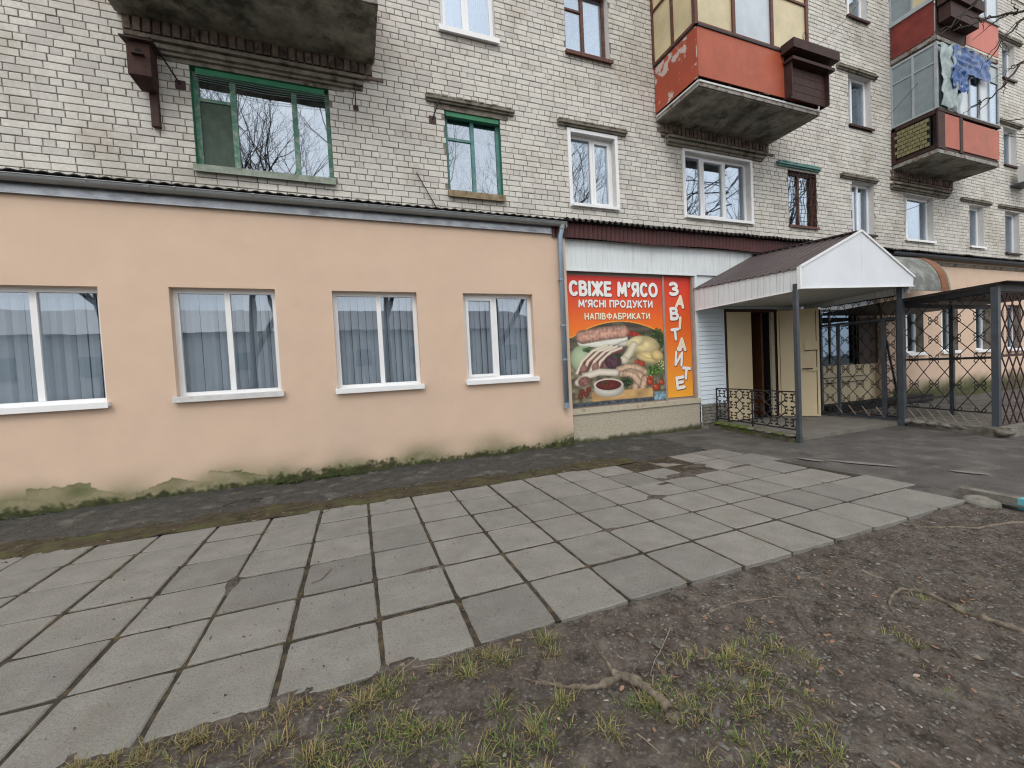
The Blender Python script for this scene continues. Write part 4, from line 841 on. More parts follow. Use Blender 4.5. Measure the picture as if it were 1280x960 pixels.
    arc([(455,510),(425,565),(395,600)],27,[222,212,186],.3); ell(388,610,38,30,30,[214,206,182],.2,.3)
    # rack of ribs
    for k,(ox,oy) in enumerate(((0,0),(36,6),(76,10),(112,20))):
        arc([(105+ox,675+oy*.2),(140+ox,610+oy*.3),(205+ox,550+oy*.5),(290+ox*.8,520+oy)],17,[118,66,58],.4); arc([(95+ox,680+oy*.2),(128+ox,606+oy*.3),(195+ox,542+oy*.5),(285+ox*.8,508+oy)],11,[228,216,196],.35)
    for k in range(3): ell(135+72*k,655-10*k,24,30,20,[160,118,108],.2,.4)
    ell(318,618,58,52,0,[88,54,66],.15,.5,tex=(9,.35)); herb(350,580,30,20,[50,70,40],30,11,7)
    ell(500,640,30,24,0,[184,66,38],.2); ell(470,625,18,16,0,[190,80,50],.2)
    herb(590,690,62,42,[88,128,52],110,12,9); herb(640,650,25,40,[190,200,120],30,13,7)
    # sausages
    for pts in ([(352,672),(410,655),(470,662),(520,695)],[(372,700),(430,690),(490,715),(515,760)],[(395,700),(450,715),(480,770)],[(455,790),(452,815)],[(520,745),(505,800),(498,820)]): arc(pts,25,[206,174,148],.5,(12,.12))
    # chop and bowl
    arc([(100,740),(150,700),(230,680),(330,690)],24,[226,216,200],.3); ell(135,735,42,34,-25,[150,104,94],.2,.3,tex=(10,.2)); herb(400,760,38,42,[52,80,36],60,15,8)
    put(np.clip(((X-175)*(572-X)>0)*1.0,0,1)*np.clip((Y-806)/4,0,1)*np.clip((872-Y)/4,0,1),np.array([196,158,104])[None,None,:]*(.8+.3*vn(40,6))[...,None])
    ell(288,800,98,50,4,[222,216,204],.06,.3); ell(286,768,96,44,3,[232,226,214],.06,.15); ell(284,768,84,36,3,[104,34,28],.1,.3,tex=(9,.3)); herb(262,757,26,9,[70,80,40],20,18,6)
    for x,y,r in ((556,768,27),(596,806,28),(636,776,22),(546,740,15),(570,735,14)): ell(x,y,r,r,0,[192,70,40],.12,.55); ell(x-7,y-8,6,5,0,[240,170,140],.6,.1)
    for x,y in ((120,800),(145,820),(160,790),(110,830)): ell(x,y,18,20,0,[128,52,34],.2,.5)
    low=np.clip((Y-868)/5,0,1); put(low,np.array([64,72,82])[None,None,:]*(.6+.8*vn(10,8))[...,None]); put(np.clip((X-575)/10,0,1)*np.clip((Y-835)/8,0,1),np.array([120,150,165])[None,None,:]*(.7+.6*vn(9,5))[...,None])
    return img
PX0,PX1,PZ0,PZ1=3.90,6.165,.70,3.27
s1=THING('meat_shop_banner','large red and orange banner with white lettering above a picture of raw meat','sign',(5.05,YS+.07,.68))
YB1=YS+.062
printed('printed_sheet',food_picture(),PX0,PX1,PZ0,PZ1,YB1,s1)
OBJ('backing_board',MB().box(PX0,PX1,YB1+.004,YB1+.02,PZ0,PZ1),m_alu,s1)
Wp,Hp=PX1-PX0,PZ1-PZ0
def T(body,u0,u1,v0,v1,mat,bold,sh_,parent,y=YB1,space=.26):
    x0,x1,z1,z0=PX0+Wp*u0,PX0+Wp*u1,PZ1-Hp*v0,PZ1-Hp*v1
    OBJ('lettering_edge',text_mesh(body,x0+sh_*.5,x1+sh_*.5,z0-sh_*.6,z1-sh_*.6,y-.003,bold,0,sh_*.6,space),m_txts,parent); OBJ('lettering',text_mesh(body,x0,x1,z0,z1,y-.008,bold,0,0,space),mat,parent)
T("СВІЖЕ М’ЯСО",.012,.95,.040,.160,m_txt,.108,.014,s1,space=.36)
T("М’ЯСНІ ПРОДУКТИ",.10,.885,.185,.245,m_txt,.10,.008,s1,space=.32)
T("НАПІВФАБРИКАТИ",.155,.85,.285,.338,m_txt2,.10,.007,s1,space=.34)
s2=THING('vertical_banner','narrow red to yellow vertical banner with tumbling white letters','sign',(6.57,YS+.07,.68))
VX0,VX1,VZ0,VZ1=6.225,6.92,.72,3.31
g=np.linspace(0,1,60)[:,None,None]*np.ones((1,10,1)); stops=np.array([[205,45,30],[226,88,28],[240,130,28],[238,168,48]]); q=g[...,0]*3; i0=np.clip(q.astype(int),0,2); f_=(q-i0)[...,None]; img=stops[i0]*(1-f_)+stops[i0+1]*f_
printed('printed_sheet',img,VX0,VX1,VZ0,VZ1,YB1,s2); OBJ('backing_board',MB().box(VX0,VX1,YB1+.004,YB1+.02,VZ0,VZ1),m_alu,s2)
OBJ('edge_strip',MB().box(6.17,6.22,YB1-.012,YB1+.02,.68,3.33),m_alu,s2)
for ch,u,v,hh,tl in (("З",.37,.100,.105,.05),("А",.60,.205,.100,-.14),("В",.36,.305,.10,.04),("І",.57,.382,.10,-.12),("Т",.37,.476,.095,.10),("А",.61,.560,.105,-.06),("Й",.47,.680,.115,-.12),("Т",.74,.805,.10,-.12),("Е",.50,.880,.10,.10)):
    cx=VX0+(VX1-VX0)*u; cz=VZ1-(VZ1-VZ0)*v; H_=hh*(VZ1-VZ0); H_*=1.12; W_=H_*(.24 if ch=="І" else .86 if ch not in "Й" else .66)
    OBJ('letter_edge',text_mesh(ch,cx-W_/2+.008,cx+W_/2+.008,cz-H_/2-.01,cz+H_/2-.01,YB1-.003,.12 if ch!='Й' else .09,tl,.010),m_txts,s2); OBJ('letter',text_mesh(ch,cx-W_/2,cx+W_/2,cz-H_/2,cz+H_/2,YB1-.006,.12 if ch!='Й' else .09,tl),m_txt3 if ch in "АІ" else m_txt,s2)
# ================================================================ PORCH
mb=MB(); mb.box(7.25,10.2,4.95,6.99,-.1,.055); tag(OBJ('porch_floor',mb,m_porch),kind='structure')
pc=THING('porch_canopy','white gabled canopy with brown ribbed metal roof over the shop entrance','canopy',(8.7,5.9,0))
FL=(7.07,4.8,2.94);FR=(10.26,4.8,2.88);FA=(8.69,4.8,3.64);BL=(7.0,6.985,3.03);BR=(10.45,6.985,2.95);BA=(8.82,6.985,3.83)
def roofsheet(E0,E1,A0,A1,nr,ov=.05):
    E0,E1,A0,A1=map(Vector,(E0,E1,A0,A1)); mb=MB(); nrm_=(E1-E0).cross(A0-E0).normalized(); 
    if nrm_.z<0: nrm_=-nrm_
    E0=E0+(E0-A0).normalized()*ov; E1=E1+(E1-A1).normalized()*ov
    prof=[]; 
    for k in range(nr): 
        for (o,hh) in ((0,0),(.62,0),(.68,.022),(.92,.022)): prof.append(((k+o)/nr,hh))
    prof.append((1,0)); m=len(prof)
    for t,hh in prof: 
        a=E0.lerp(E1,t)+nrm_*hh; b=A0.lerp(A1,t)+nrm_*hh; mb.v+=[tuple(a),tuple(b),tuple(a-nrm_*.004),tuple(b-nrm_*.004)]
    for i in range(m-1): a=4*i; mb.f+=[(a,a+4,a+5,a+1),(a+2,a+3,a+7,a+6),(a,a+2,a+6,a+4),(a+1,a+5,a+7,a+3)]; mb.mi+=[0]*4
    mb.f+=[(0,1,3,2),(4*m-4,4*m-2,4*m-1,4*m-3)]; mb.mi+=[0,0]
    return mb
UPz=Vector((0,0,.02))
OBJ('roof_sheet',roofsheet(Vector(FL)+UPz,Vector(BL)+UPz,Vector(FA)+UPz,Vector(BA)+UPz,14),m_roofbr,pc); OBJ('roof_sheet',roofsheet(Vector(BR)+UPz,Vector(FR)+UPz,Vector(BA)+UPz,Vector(FA)+UPz,14),m_roofbr,pc)
OBJ('ridge_cap',MB().bar(Vector(FA)+Vector((0,-.03,.04)),Vector(BA)+Vector((0,0,.04)),.16,.02),m_roofbr,pc)
mb=MB(); mb.prism([(7.07,2.61),(10.26,2.72),(10.28,2.90),(8.69,3.67),(7.05,2.96)],4.76,4.79); gp=OBJ('gable_panel',mb,m_gable,pc)
for X in (8.69,): OBJ('seam',MB().box(X-.003,X+.003,4.757,4.7595,2.70,3.62),m_gable,gp)
mb=MB(); mb.bar((7.05,4.755,2.975),(8.69,4.755,3.685),.035,.03,up=(0,1,0)); mb.bar((8.69,4.755,3.685),(10.3,4.755,2.905),.035,.03,up=(0,1,0)); mb.box(7.03,7.075,4.745,4.80,2.6,2.98); mb.bar((7.07,4.752,2.615),(10.27,4.752,2.725),.02,.02); OBJ('gable_trim',mb,m_white,pc)
def ribpanel(p0,p1,z00,z01,z10,z11,th,n):
    """vertical ribbed fascia between p0 and p1; z00/z01 bottom/top at p0, z10/z11 at p1"""
    p0=Vector(p0);p1=Vector(p1);d=(p1-p0); nn=Vector((d.y,-d.x)).normalized(); mb=MB()
    for k in range(n):
        a=p0.lerp(p1,(k+.04)/n); b=p0.lerp(p1,(k+.96)/n); ta=(k+.04)/n; tb=(k+.96)/n
        zs=[z00+(z10-z00)*ta,z00+(z10-z00)*tb,z01+(z11-z01)*tb,z01+(z11-z01)*ta]
        q=[a+nn*th/2,b+nn*th/2]; r=[a-nn*th/2,b-nn*th/2]
        mb.add([(q[0].x,q[0].y,zs[0]),(q[1].x,q[1].y,zs[1]),(q[1].x,q[1].y,zs[2]),(q[0].x,q[0].y,zs[3]),(r[0].x,r[0].y,zs[0]),(r[1].x,r[1].y,zs[1]),(r[1].x,r[1].y,zs[2]),(r[0].x,r[0].y,zs[3])],[(0,1,2,3),(7,6,5,4),(0,4,5,1),(1,5,6,2),(2,6,7,3),(3,7,4,0)])
    a,b=p0,p1; mb.add([(a.x,a.y,z00+.005),(b.x,b.y,z10+.005),(b.x,b.y,z11-.005),(a.x,a.y,z01-.005)],[(0,1,2,3)])
    return mb
OBJ('left_fascia',ribpanel((7.055,4.80),(6.985,6.97),2.60,2.945,2.585,3.03,.02,18),m_siding,pc)['kind']='stuff'
OBJ('left_fascia_trim',MB().bar((7.05,4.8,2.592),(6.98,6.97,2.577),.03,.02),m_white,pc)
OBJ('right_fascia',ribpanel((10.22,4.80),(10.42,6.97),2.60,2.89,2.60,2.95,.02,18),m_siding,pc)['kind']='stuff'
mb=MB(); mb.add([(7.06,4.80,2.70),(10.22,4.80,2.74),(10.42,6.97,2.68),(7.0,6.97,2.66)],[(0,1,2,3)]); mb.add([(7.06,4.80,2.71),(10.22,4.80,2.75),(10.42,6.97,2.69),(7.0,6.97,2.67)],[(3,2,1,0)]); OBJ('soffit',mb,m_soffit,pc)
OBJ('post',MB().box(7.00,7.065,4.80,4.865,-.03,2.60).box(7.005,7.06,4.805,4.86,2.6,2.70),m_iron,pc); OBJ('post',MB().box(10.06,10.15,4.84,4.93,-.03,2.74),m_iron,pc)
# railing on its mossy kerb
rl=THING('porch_railing','black wrought iron railing of curls on a mossy concrete kerb, left of the porch','railing',(7.25,5.9,0))
ra=Vector((7.10,4.90,0)); rbv=Vector((7.38,6.86,0)); dr=(rbv-ra); Lr=dr.length; dr.normalize(); ang=math.atan2(dr.y,dr.x)
OBJ('kerb_block',MB().bar(ra+dr*-.02+Vector((0,0,-.02)),rbv+Vector((0,0,.03)),.2,.16),m_kerb,rl)
for k in range(9): 
    c=ra.lerp(rbv,(k+.5)/9); q=lump('kerb_stone',(c.x-.06,c.y-.02,.10+.015*(k/9)),(.11,.12,.035),k,m_kerb,parent=rl)
mb=MB(); 
for z in (.20,.86): mb.bar(ra+Vector((0,0,z)),rbv+Vector((0,0,z)),.022,.022)
for t in (0,.5,1): c=ra.lerp(rbv,t); mb.bar(c+Vector((0,0,.08)),c+Vector((0,0,.87)),.022)
OBJ('rail',mb,m_black,rl)
def curl(mb,c,r,a0,dirn,r0=.0055,turn=4.6,n=9):
    pts=[(c[0]+r*(1-.5*k/n)*math.cos(a0+dirn*turn*k/n),0,c[1]+r*(1-.5*k/n)*math.sin(a0+dirn*turn*k/n)) for k in range(n+1)]; mb.tube(pts,r0,4)
def motif(wd,ht):
    mb=MB()
    for sx in (-1,1):
        for sz in (-1,1):
            curl(mb,(sx*.050,sz*.040),.046,math.atan2(-sz,-sx),sx*sz,.0115)
    for sx in (-1,1):
        for sz in (-1,1): mb.tube([(sx*.05,0,sz*.045),(sx*wd*.33,0,sz*ht*.30),(sx*wd*.5,0,sz*ht*.5)],.0115,4)
    me=bpy.data.meshes.new('scroll'); me.from_pydata(mb.v,[],mb.f); me.materials.append(m_black); return me
nc=6; mm=motif(Lr/nc,.22)
for i in range(nc):
    for j in range(3):
        c=ra.lerp(rbv,(i+.5)/nc); o=bpy.data.objects.new('scroll',mm); link(o,rl,(c.x,c.y,.20+.22*(j+.5))); o.rotation_euler.z=ang
# ================================================================ IRON CAGE
cg=THING('iron_cage','grey iron cage of diamond grilles under a flat dark sheet roof at right','cage',(11.5,4.3,0))
c0=Vector((10.24,4.96,0)); c1=Vector((9.88,3.52,0)); c2=Vector((13.9,3.4,0)); c3=Vector((13.9,4.96,0))
for p,s_,nm in ((c0,.11,2.45),(c1,.085,2.45),(Vector((11.98,4.92,0)),.07,2.40),(Vector((12.9,3.43,0)),.07,2.45),(c3,.07,2.4)): OBJ('post',MB().box(p.x-s_/2,p.x+s_/2,p.y-s_/2,p.y+s_/2,-.02,nm),m_iron,cg)
mb=MB(); mb.add([(10.12,5.15,2.47),(9.78,3.35,2.50),(14.2,3.25,2.50),(14.2,6.85,2.44),(10.6,6.85,2.44),(10.12,5.15,2.485),(9.78,3.35,2.515),(14.2,3.25,2.515),(14.2,6.85,2.455),(10.6,6.85,2.455)],[(4,3,2,1,0),(5,6,7,8,9),(0,1,6,5),(1,2,7,6),(2,3,8,7),(3,4,9,8),(4,0,5,9)]); OBJ('roof_sheet',mb,m_black,cg)
OBJ('top_beam',MB().bar(c0+Vector((0,0,2.40)),c1+Vector((0,0,2.42)),.06,.10),m_black,cg); OBJ('top_beam',MB().bar(c1+Vector((0,0,2.42)),c2+Vector((0,0,2.42)),.06,.10),m_black,cg); OBJ('top_beam',MB().bar((10.3,4.93,2.36),(13.9,4.93,2.36),.06,.08),m_black,cg); OBJ('lower_beam',MB().bar((10.3,4.95,.46),(11.98,4.93,.46),.04),m_black,cg)
def grille(name,parent,a,b,z0,z1,nd,rows_,mat,curls=True,bar=.010,seed=1,wave=0):
    a=Vector(a);b=Vector(b);d=b-a;L=d.length;d.normalize(); an=math.atan2(d.y,d.x); mb=MB(); P=lambda u,z:(a.x+d.x*u,a.y+d.y*u,z)
    mb.bar(P(0,z0),P(L,z0),.02); mb.bar(P(0,z1),P(L,z1),.02)
    dw=L/nd; dh=(z1-z0)/rows_
    for i in range(nd):
        for j in range(rows_):
            x=dw*i; z=z0+dh*j; nx_=.5
            for (u0,v0,u1,v1) in ((0,.5,.5,1),(.5,1,1,.5),(1,.5,.5,0),(.5,0,0,.5)):
                mb.bar(P(x+dw*u0,z+dh*v0),P(x+dw*u1,z+dh*v1),bar)
    r=random.Random(seed)
    g_=OBJ(name,mb,mat,parent)
    if curls:
        q=MB()
        for i in range(nd):
            for j in range(rows_+1):
                cx=dw*(i+.5); cz=z0+dh*j
                for sx in (-1,1):
                    for sz in (-1,1):
                        if (j==0 and sz<0) or (j==rows_ and sz>0): continue
                        m2=MB(); curl(m2,(sx*.048,sz*.044),.042,math.atan2(-sz,-sx),sx*sz,.007,n=7)
                        q.add([(a.x+d.x*(cx+v[0]),a.y+d.y*(cx+v[0]),cz+v[2]) for v in m2.v],m2.f)
        o=OBJ('scrollwork',q,mat,g_); o['kind']='stuff'
    return g_
grille('grille',cg,c0+(c1-c0)*.04,c1+(c0-c1)*.03,1.30,2.36,4,3,m_black)
grille('grille',cg,c0+(c1-c0)*.04,c1+(c0-c1)*.03,.36,1.28,4,2,m_black)
mb=MB()
for k in range(8): p=c0.lerp(c1,.06+.115*k); q=c0.lerp(c1,.06+.115*k+.12); mb.bar((p.x,p.y,.36),(q.x,q.y,.12),.011)
OBJ('slanting_bars',mb,m_rusty,cg)
grille('grille',cg,c1+Vector((.05,0,0)),(12.9,3.43,0),1.32,2.36,13,3,m_maroon,bar=.014)
grille('grille',cg,c1+Vector((.05,0,0)),(12.9,3.43,0),.14,1.30,13,3,m_maroon,bar=.014,curls=False)
mb=MB(); mb.bar(c0+Vector((.08,-.1,.04)),c1+Vector((-.06,-.08,.05)),.28,.16); mb.bar(c1+Vector((-.1,-.02,.05)),(14,3.40,.05),.32,.19); OBJ('kerb_block',mb,m_kerbg,cg)
for k in range(6): c=c0.lerp(c1,(k+.4)/6); lump('kerb_stone',(c.x-.06,c.y,.08),(.10,.13,.05),k+20,m_kerbg,parent=cg)
lump('kerb_stone',(9.80,3.42,.07),(.15,.13,.07),33,m_kerbg,parent=cg)
mb=MB(); mb.add([(10.2,3.5,.03),(14.2,3.4,.03),(14.2,6.89,.03),(10.5,6.89,.03)],[(0,1,2,3)]); tag(OBJ('cage_floor',mb,m_kerbg),kind='structure')
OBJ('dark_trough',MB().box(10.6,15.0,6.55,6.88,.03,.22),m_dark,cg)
# gate between the porch and the cage
gt=THING('iron_gate','black scrollwork iron gate closing the right side of the porch','gate',(10.3,5.8,0))
ga=Vector((10.20,4.98,0)); gb=Vector((10.36,6.6,0)); dd=(gb-ga)
mb=MB(); mb.bar(ga+Vector((0,0,2.13)),gb+Vector((0,0,2.15)),.05,.05); mb.bar(ga+Vector((0,0,.10)),gb+Vector((0,0,.10)),.05,.05)
for t,s_ in ((.16,.065),(.72,.055),(.97,.055)): c=ga.lerp(gb,t); mb.bar(c+Vector((0,0,.05)),c+Vector((0,0,2.55 if t>.9 else 2.13)),s_)
OBJ('gate_frame',mb,m_iron,gt)
grille('grille',gt,ga.lerp(gb,.18),ga.lerp(gb,.72),.14,2.1,3,6,m_black); grille('grille',gt,ga.lerp(gb,.74),ga.lerp(gb,.96),.14,2.1,1,6,m_black); grille('grille',gt,ga.lerp(gb,0),ga.lerp(gb,.96),2.15,2.58,5,1,m_black); grille('grille',gt,ga.lerp(gb,0.02),ga.lerp(gb,.15),.14,2.1,1,8,m_black)
mb=MB(); mb.bar((10.28,5.35,2.5),(10.3,5.0,.25),.03); OBJ('loose_bar',mb,m_black,gt)
mb=MB()
for k in range(4): p=ga.lerp(gb,.25+.17*k); q=ga.lerp(gb,.25+.17*k-.09); mb.bar((p.x-.03,p.y,.32),(q.x-.03,q.y,.12),.014)
OBJ('bright_bars',mb,m_rusty,gt)
# ================================================================ FAR PINK ANNEX, AWNING
fa=THING('far_pink_annex','peach rendered annex beyond the iron cage with narrow white windows','building',(20,YP,0))
FH=[(14.45,15.35,1.38,2.78),(16.25,17.15,1.38,2.78),(18.15,19.05,1.36,2.78),(20.1,21.0,1.34,2.78),(22.3,23.2,1.34,2.78)]
def fmoss(x,z): 
    h=.42+.16*noise.noise(Vector((x*.9,0,3))); return max(0,min(.9,.85*ss(.28,-.2,z-h+.15*noise.noise(Vector((x*3,z*3,2))))))*(1 if x>13.9 else .4)
wallgrid(13.35,30,-.15,1.05,YP,.08,fmoss,m_pink,fa,'wall_foot')
mb=MB(); holes_wall(mb,13.35,30,1.05,4.12,FH,YP)
mb.add([(13.35,YP,-.1),(13.35,YP,4.12),(13.35,7.19,4.12),(13.35,7.19,-.1)],[(0,1,2,3)])
OBJ('wall',mb,m_pink,fa).data.attributes.new('moss','FLOAT','POINT')
for i,H in enumerate(FH): window(fa,*H,YP,.18,m_white,(.5,),glass=m_glass,sill=(m_white,.04,.06,.05),revm=m_dbrown if False else m_lintel,curtain=m_curt,t=.06)
gutter(13.6,30,6.76,4.12,.075,m_iron,fa)
corr_edge(10.9,30,6.70,4.20,7.21,4.33,.15,.012,.014,m_darkroof,fa,rnd=.03)
OBJ('flashing',MB().box(13.4,30,YP-.03,YP-.001,3.90,3.99),m_lintel,fa)
aw=THING('curved_awning','grey quarter-round felt awning with rusty rim above the iron cage','awning',(12.5,6.5,3.1))
def arcaw(x0,x1,y1,z1,ry,rz,n=14,th=.02,extra=0):
    mb=MB()
    for X in (x0,x1):
        for k in range(n+1): a=math.pi/2*k/n; mb.v.append((X,y1-(ry+extra)*math.sin(a),z1-rz+(rz+extra)*math.cos(a)))
        for k in range(n+1): a=math.pi/2*k/n; mb.v.append((X,y1-(ry-th)*math.sin(a),z1-rz+(rz-th)*math.cos(a)))
    m=n+1
    for k in range(n): mb.f+=[(k,k+1,k+1+2*m,k+2*m),(m+k,3*m+k,3*m+k+1,m+k+1),(k,m+k,m+k+1,k+1),(2*m+k,2*m+k+1,3*m+k+1,3*m+k)]; mb.mi+=[0]*4
    mb.f.append((m-1,2*m-1,4*m-1,3*m-1)); mb.mi.append(0); return mb
OBJ('curved_roof',arcaw(10.7,14.75,6.88,4.03,.72,1.05),m_awn,aw,smooth=False); OBJ('rusty_rim',arcaw(14.55,14.9,6.88,4.03,.72,1.05,extra=.012),m_rust,aw); OBJ('rim_band',arcaw(14.9,15.05,6.88,4.02,.70,1.03),m_awn,aw)
# ================================================================ BEHIND THE CAMERA (seen in the panes)
hs_=THING('pale_house','pale rendered house with dark roof across the yard, mirrored in the shop windows','house',(-6,-20,0))
OBJ('wall',MB().box(-26,17,-30,-20,-.1,5.2,skip=('b','t')),m_house,hs_)
OBJ('roof',MB().add([(-26.6,-19.4,5.1),(17.6,-19.4,5.1),(17.6,-30.6,5.1),(-26.6,-30.6,5.1),(-24,-25,7.4),(15,-25,7.4)],[(0,1,5,4),(1,2,5),(2,3,4,5),(3,0,4),(0,3,2,1)]),m_roofbr,hs_)
for k in range(10): w_=OBJ('window',MB().box(-24.5+4.1*k,-23.4+4.1*k,-19.98,-19.9,2.4,3.7),m_greyglaz,hs_)
def tree(name,label,base,h,seed,spread=.55,depth=6,r0=.2,mat=None,extra_group=None):
    r=random.Random(seed); t=THING(name,label,'tree',base,extra_group); tr=MB(); br=MB()
    def grow(p,d,L,rad,lv,mb):
        n=4; pts=[p]; q=p.copy(); dd=d.copy(); rr=[rad]
        for k in range(n): wg=.05 if lv==0 else .16; dd=(dd+Vector((r.uniform(-wg,wg),r.uniform(-wg,wg),r.uniform(-.05,.12)))).normalized(); q=q+dd*L/n; pts.append(q.copy()); rr.append(rad*(1-.42*(k+1)/n))
        mb.tube(pts,rr,7 if lv<2 else 4 if lv<4 else 3,cap=False)
        if lv>=depth: return
        for k in range(3 if lv<5 else 2):
            i=r.choice((2,3,4)) if k else 4; ax=Vector((r.uniform(-1,1),r.uniform(-1,1),r.uniform(-.3,.6))); nd=(dd*(1-spread*.5)+ax.normalized()*spread).normalized(); grow(pts[i],nd,L*r.uniform(.62,.82),rr[i]*.84,lv+1,br)
    grow(Vector(base),Vector((r.uniform(-.08,.08),r.uniform(-.08,.08),1)).normalized(),h*.30,r0,0,tr)
    OBJ('trunk',tr,mat or m_bark,t,smooth=True); OBJ('branches',br,mat or m_bark,t); return t
for i,(x,y,h,s) in enumerate([(-3.8,-4.5,17,11),(1.5,-6.5,19,12),(6.5,-4.5,18,13),(11.5,-7,20,14),(-10,-8,19,15),(17,-6,19,16),(25,-7,20,17)]): 
    tree('bare_tree',('leafless tree left of the others in the yard across','tall leafless tree in the yard opposite the teal window','leafless tree opposite the banner','leafless tree opposite the porch','leafless tree at the far left of the yard','leafless tree opposite the cage','leafless tree at the far right of the yard')[i],(x,y,-.1),h,s,depth=7,r0=.19,extra_group=None)
# twigs of a near tree hanging into the upper right
def nearbranch():
    t=THING('overhanging_branch','thin bare twigs of a tree hanging into the upper right corner','branch',(13.5,3.0,7.6)); r=random.Random(5); mb=MB()
    def tw(pts,rad,kids=True):
        P=[Vector(p) for p in pts]; Q=[]
        for i in range(len(P)-1):
            for k in range(4): Q.append(P[i].lerp(P[i+1],k/4)+Vector((r.uniform(-.02,.02),r.uniform(-.02,.02),r.uniform(-.025,.025))))
        Q.append(P[-1]); mb.tube(Q,[rad*(1-.7*i/(len(Q)-1)) for i in range(len(Q))],5,cap=False)
        if kids:
            for k in range(8):
                i=r.randrange(3,len(Q)-1); d=(Q[i+1]-Q[i]).normalized(); e_=(d+Vector((r.uniform(-.5,.2),r.uniform(-.5,.5),r.uniform(-.7,.4)))).normalized(); L=r.uniform(.25,.7); tw([Q[i],Q[i]+e_*L*.5,Q[i]+e_*L+Vector((0,0,-.05))],rad*.4,False)
    tw([(13.5,3.0,7.7),(11.15,3.6,7.22),(10.0,3.6,6.85),(8.9,3.6,6.36)],.026); tw([(13.2,3.1,8.0),(10.6,3.6,7.6),(9.67,3.6,7.02),(9.2,3.6,6.70),(8.54,3.6,6.2)],.022); tw([(13.5,2.9,8.4),(11.15,3.5,7.15),(10.39,3.55,6.6),(9.9,3.6,6.1)],.022); tw([(13.4,3.2,7.2),(11.14,3.6,6.4),(10.58,3.6,5.95),(10.1,3.6,5.6),(9.4,3.6,5.3)],.022); tw([(13.5,3.0,7.9),(11.9,3.3,7.8),(10.6,3.5,7.9),(9.4,3.5,7.3)],.016)
    OBJ('twigs',mb,m_bark,t,smooth=True)
nearbranch()
tree('bare_tree','leafless tree standing just beyond the right edge of the paving',(14.2,1.6,-.1),11,31,spread=.5,depth=4,r0=.16)
# ================================================================ SMALL THINGS ON THE GROUND
def blades(name,spots,mat,label,cat,hmin,hmax,wd=.0021):
    vs=[];fs=[];r=random.Random(9)
    for (x,y,z,n,rad,hk) in spots:
        for _ in range(n):
            a=r.uniform(0,6.283); q=rad*r.random()**.6; bx=x+q*math.cos(a); by=y+q*math.sin(a); h=r.uniform(hmin,hmax)*hk; la=a+r.uniform(-1,1); ln=r.uniform(.3,1.9)*h; w_=wd*r.uniform(.6,1.3); px_,py_=-math.sin(la)*w_,math.cos(la)*w_
            mx_,my_=bx+math.cos(la)*ln*.35,by+math.sin(la)*ln*.35; tx,ty=bx+math.cos(la)*ln,by+math.sin(la)*ln; i=len(vs)
            vs+=[(bx-px_,by-py_,z-.006),(bx+px_,by+py_,z-.006),(mx_+px_*.8,my_+py_*.8,z+h*.6),(mx_-px_*.8,my_-py_*.8,z+h*.6),(tx,ty,z+h*r.uniform(.55,1))]; fs+=[(i,i+1,i+2,i+3),(i+3,i+2,i+4)]
    mb=MB(); mb.v=vs; mb.f=fs; mb.mi=[0]*len(fs); o=OBJ(name,mb,mat,origin=(0,0,0)); return tag(o,label,cat,kind='stuff')
r=random.Random(21); green=[];straw=[]
def visible(x,y): 
    p=topx((x,y,0)); return p and -120<p[0]<1400 and p[1]<1200
for _ in range(5200):
    x=r.uniform(-2.2,5.6); y=r.uniform(.3,2.05)
    if not visible(x,y): continue
    d=nz(x,y,1.1,31)+.5*nz(x,y,3.5,32)
    if x>1.3: d+=.20-.42*ss(1.45,2.0,y)
    if x<1.1: d-=.10
    if x>3.3: d-=.15
    if d>.17+.34*r.random(): (green if r.random()<.62 else straw).append((x,y,soil_z(x,y),r.randint(8,18),r.uniform(.02,.05),r.uniform(.3,.95)))
for _ in range(330):                                             # fringe along the slab edge at left and centre
    x=r.uniform(-1.75,1.0); y=2.12-abs(r.gauss(0,.07)); 
    if (x<-.2 and r.random()<.8) or r.random()<.3: straw.append((x,y,soil_z(x,y),r.randint(5,14),r.uniform(.015,.04),r.uniform(.5,.95)))
for cx,cy in ((-.08,2.0),(.05,2.02),(.42,1.98),(.62,2.0),(.9,2.05),(-.25,1.8),(.15,1.75),(.5,1.72),(-.4,1.9),(.8,1.65),(.9,1.45),(1.15,1.5),(.62,1.55),(.35,1.5),(-.7,1.9),(-.95,2.0)):
    for k in range(5): (straw if (k%2 or cx<0) else green).append((cx+r.gauss(0,.025),cy+r.gauss(0,.025),soil_z(cx,cy),r.randint(8,18),.035,1.05))
blades('grass',green,m_grass,'sparse green grass growing in patches on the bare soil','grass',.02,.062)
blades('dry_grass',straw,m_straw,'straw-coloured grass along the paving edge and between soil patches','grass',.018,.058)
ms=[]
for _ in range(1500):
    x=r.uniform(-5.5,3.8); 
    if r.random()<.55: y=5.40+r.gauss(0,.13); zz=.0
    else: y=YP-.02-abs(r.gauss(0,.05)); zz=.008
    if nz(x,y,1.6,41)>(-.15 if y<6.2 else .12): ms.append((x,y,zz,r.randint(4,8),.03,r.uniform(.3,.9)))
for _ in range(60): x=r.uniform(-1.2,0.1); ms.append((x,YP-.04-abs(r.gauss(0,.05)),.0,12,.04,2.2))
for _ in range(500):                                             # blades in the slab joints
    x=r.choice(cols)+r.gauss(0,.006) if r.random()<.5 else r.uniform(-2,5); y=r.uniform(2.2,5.2) if abs((x-cols[0])%.5)<.02 else r.choice(rows)+r.gauss(0,.005)
    if nz(x,y,1.2,44)>.1: ms.append((x,y,-.012,4,.010,.5))
blades('moss_tufts',ms,m_mossl,'low moss and weeds along the wall foot and paving joints','moss',.006,.022,.004)
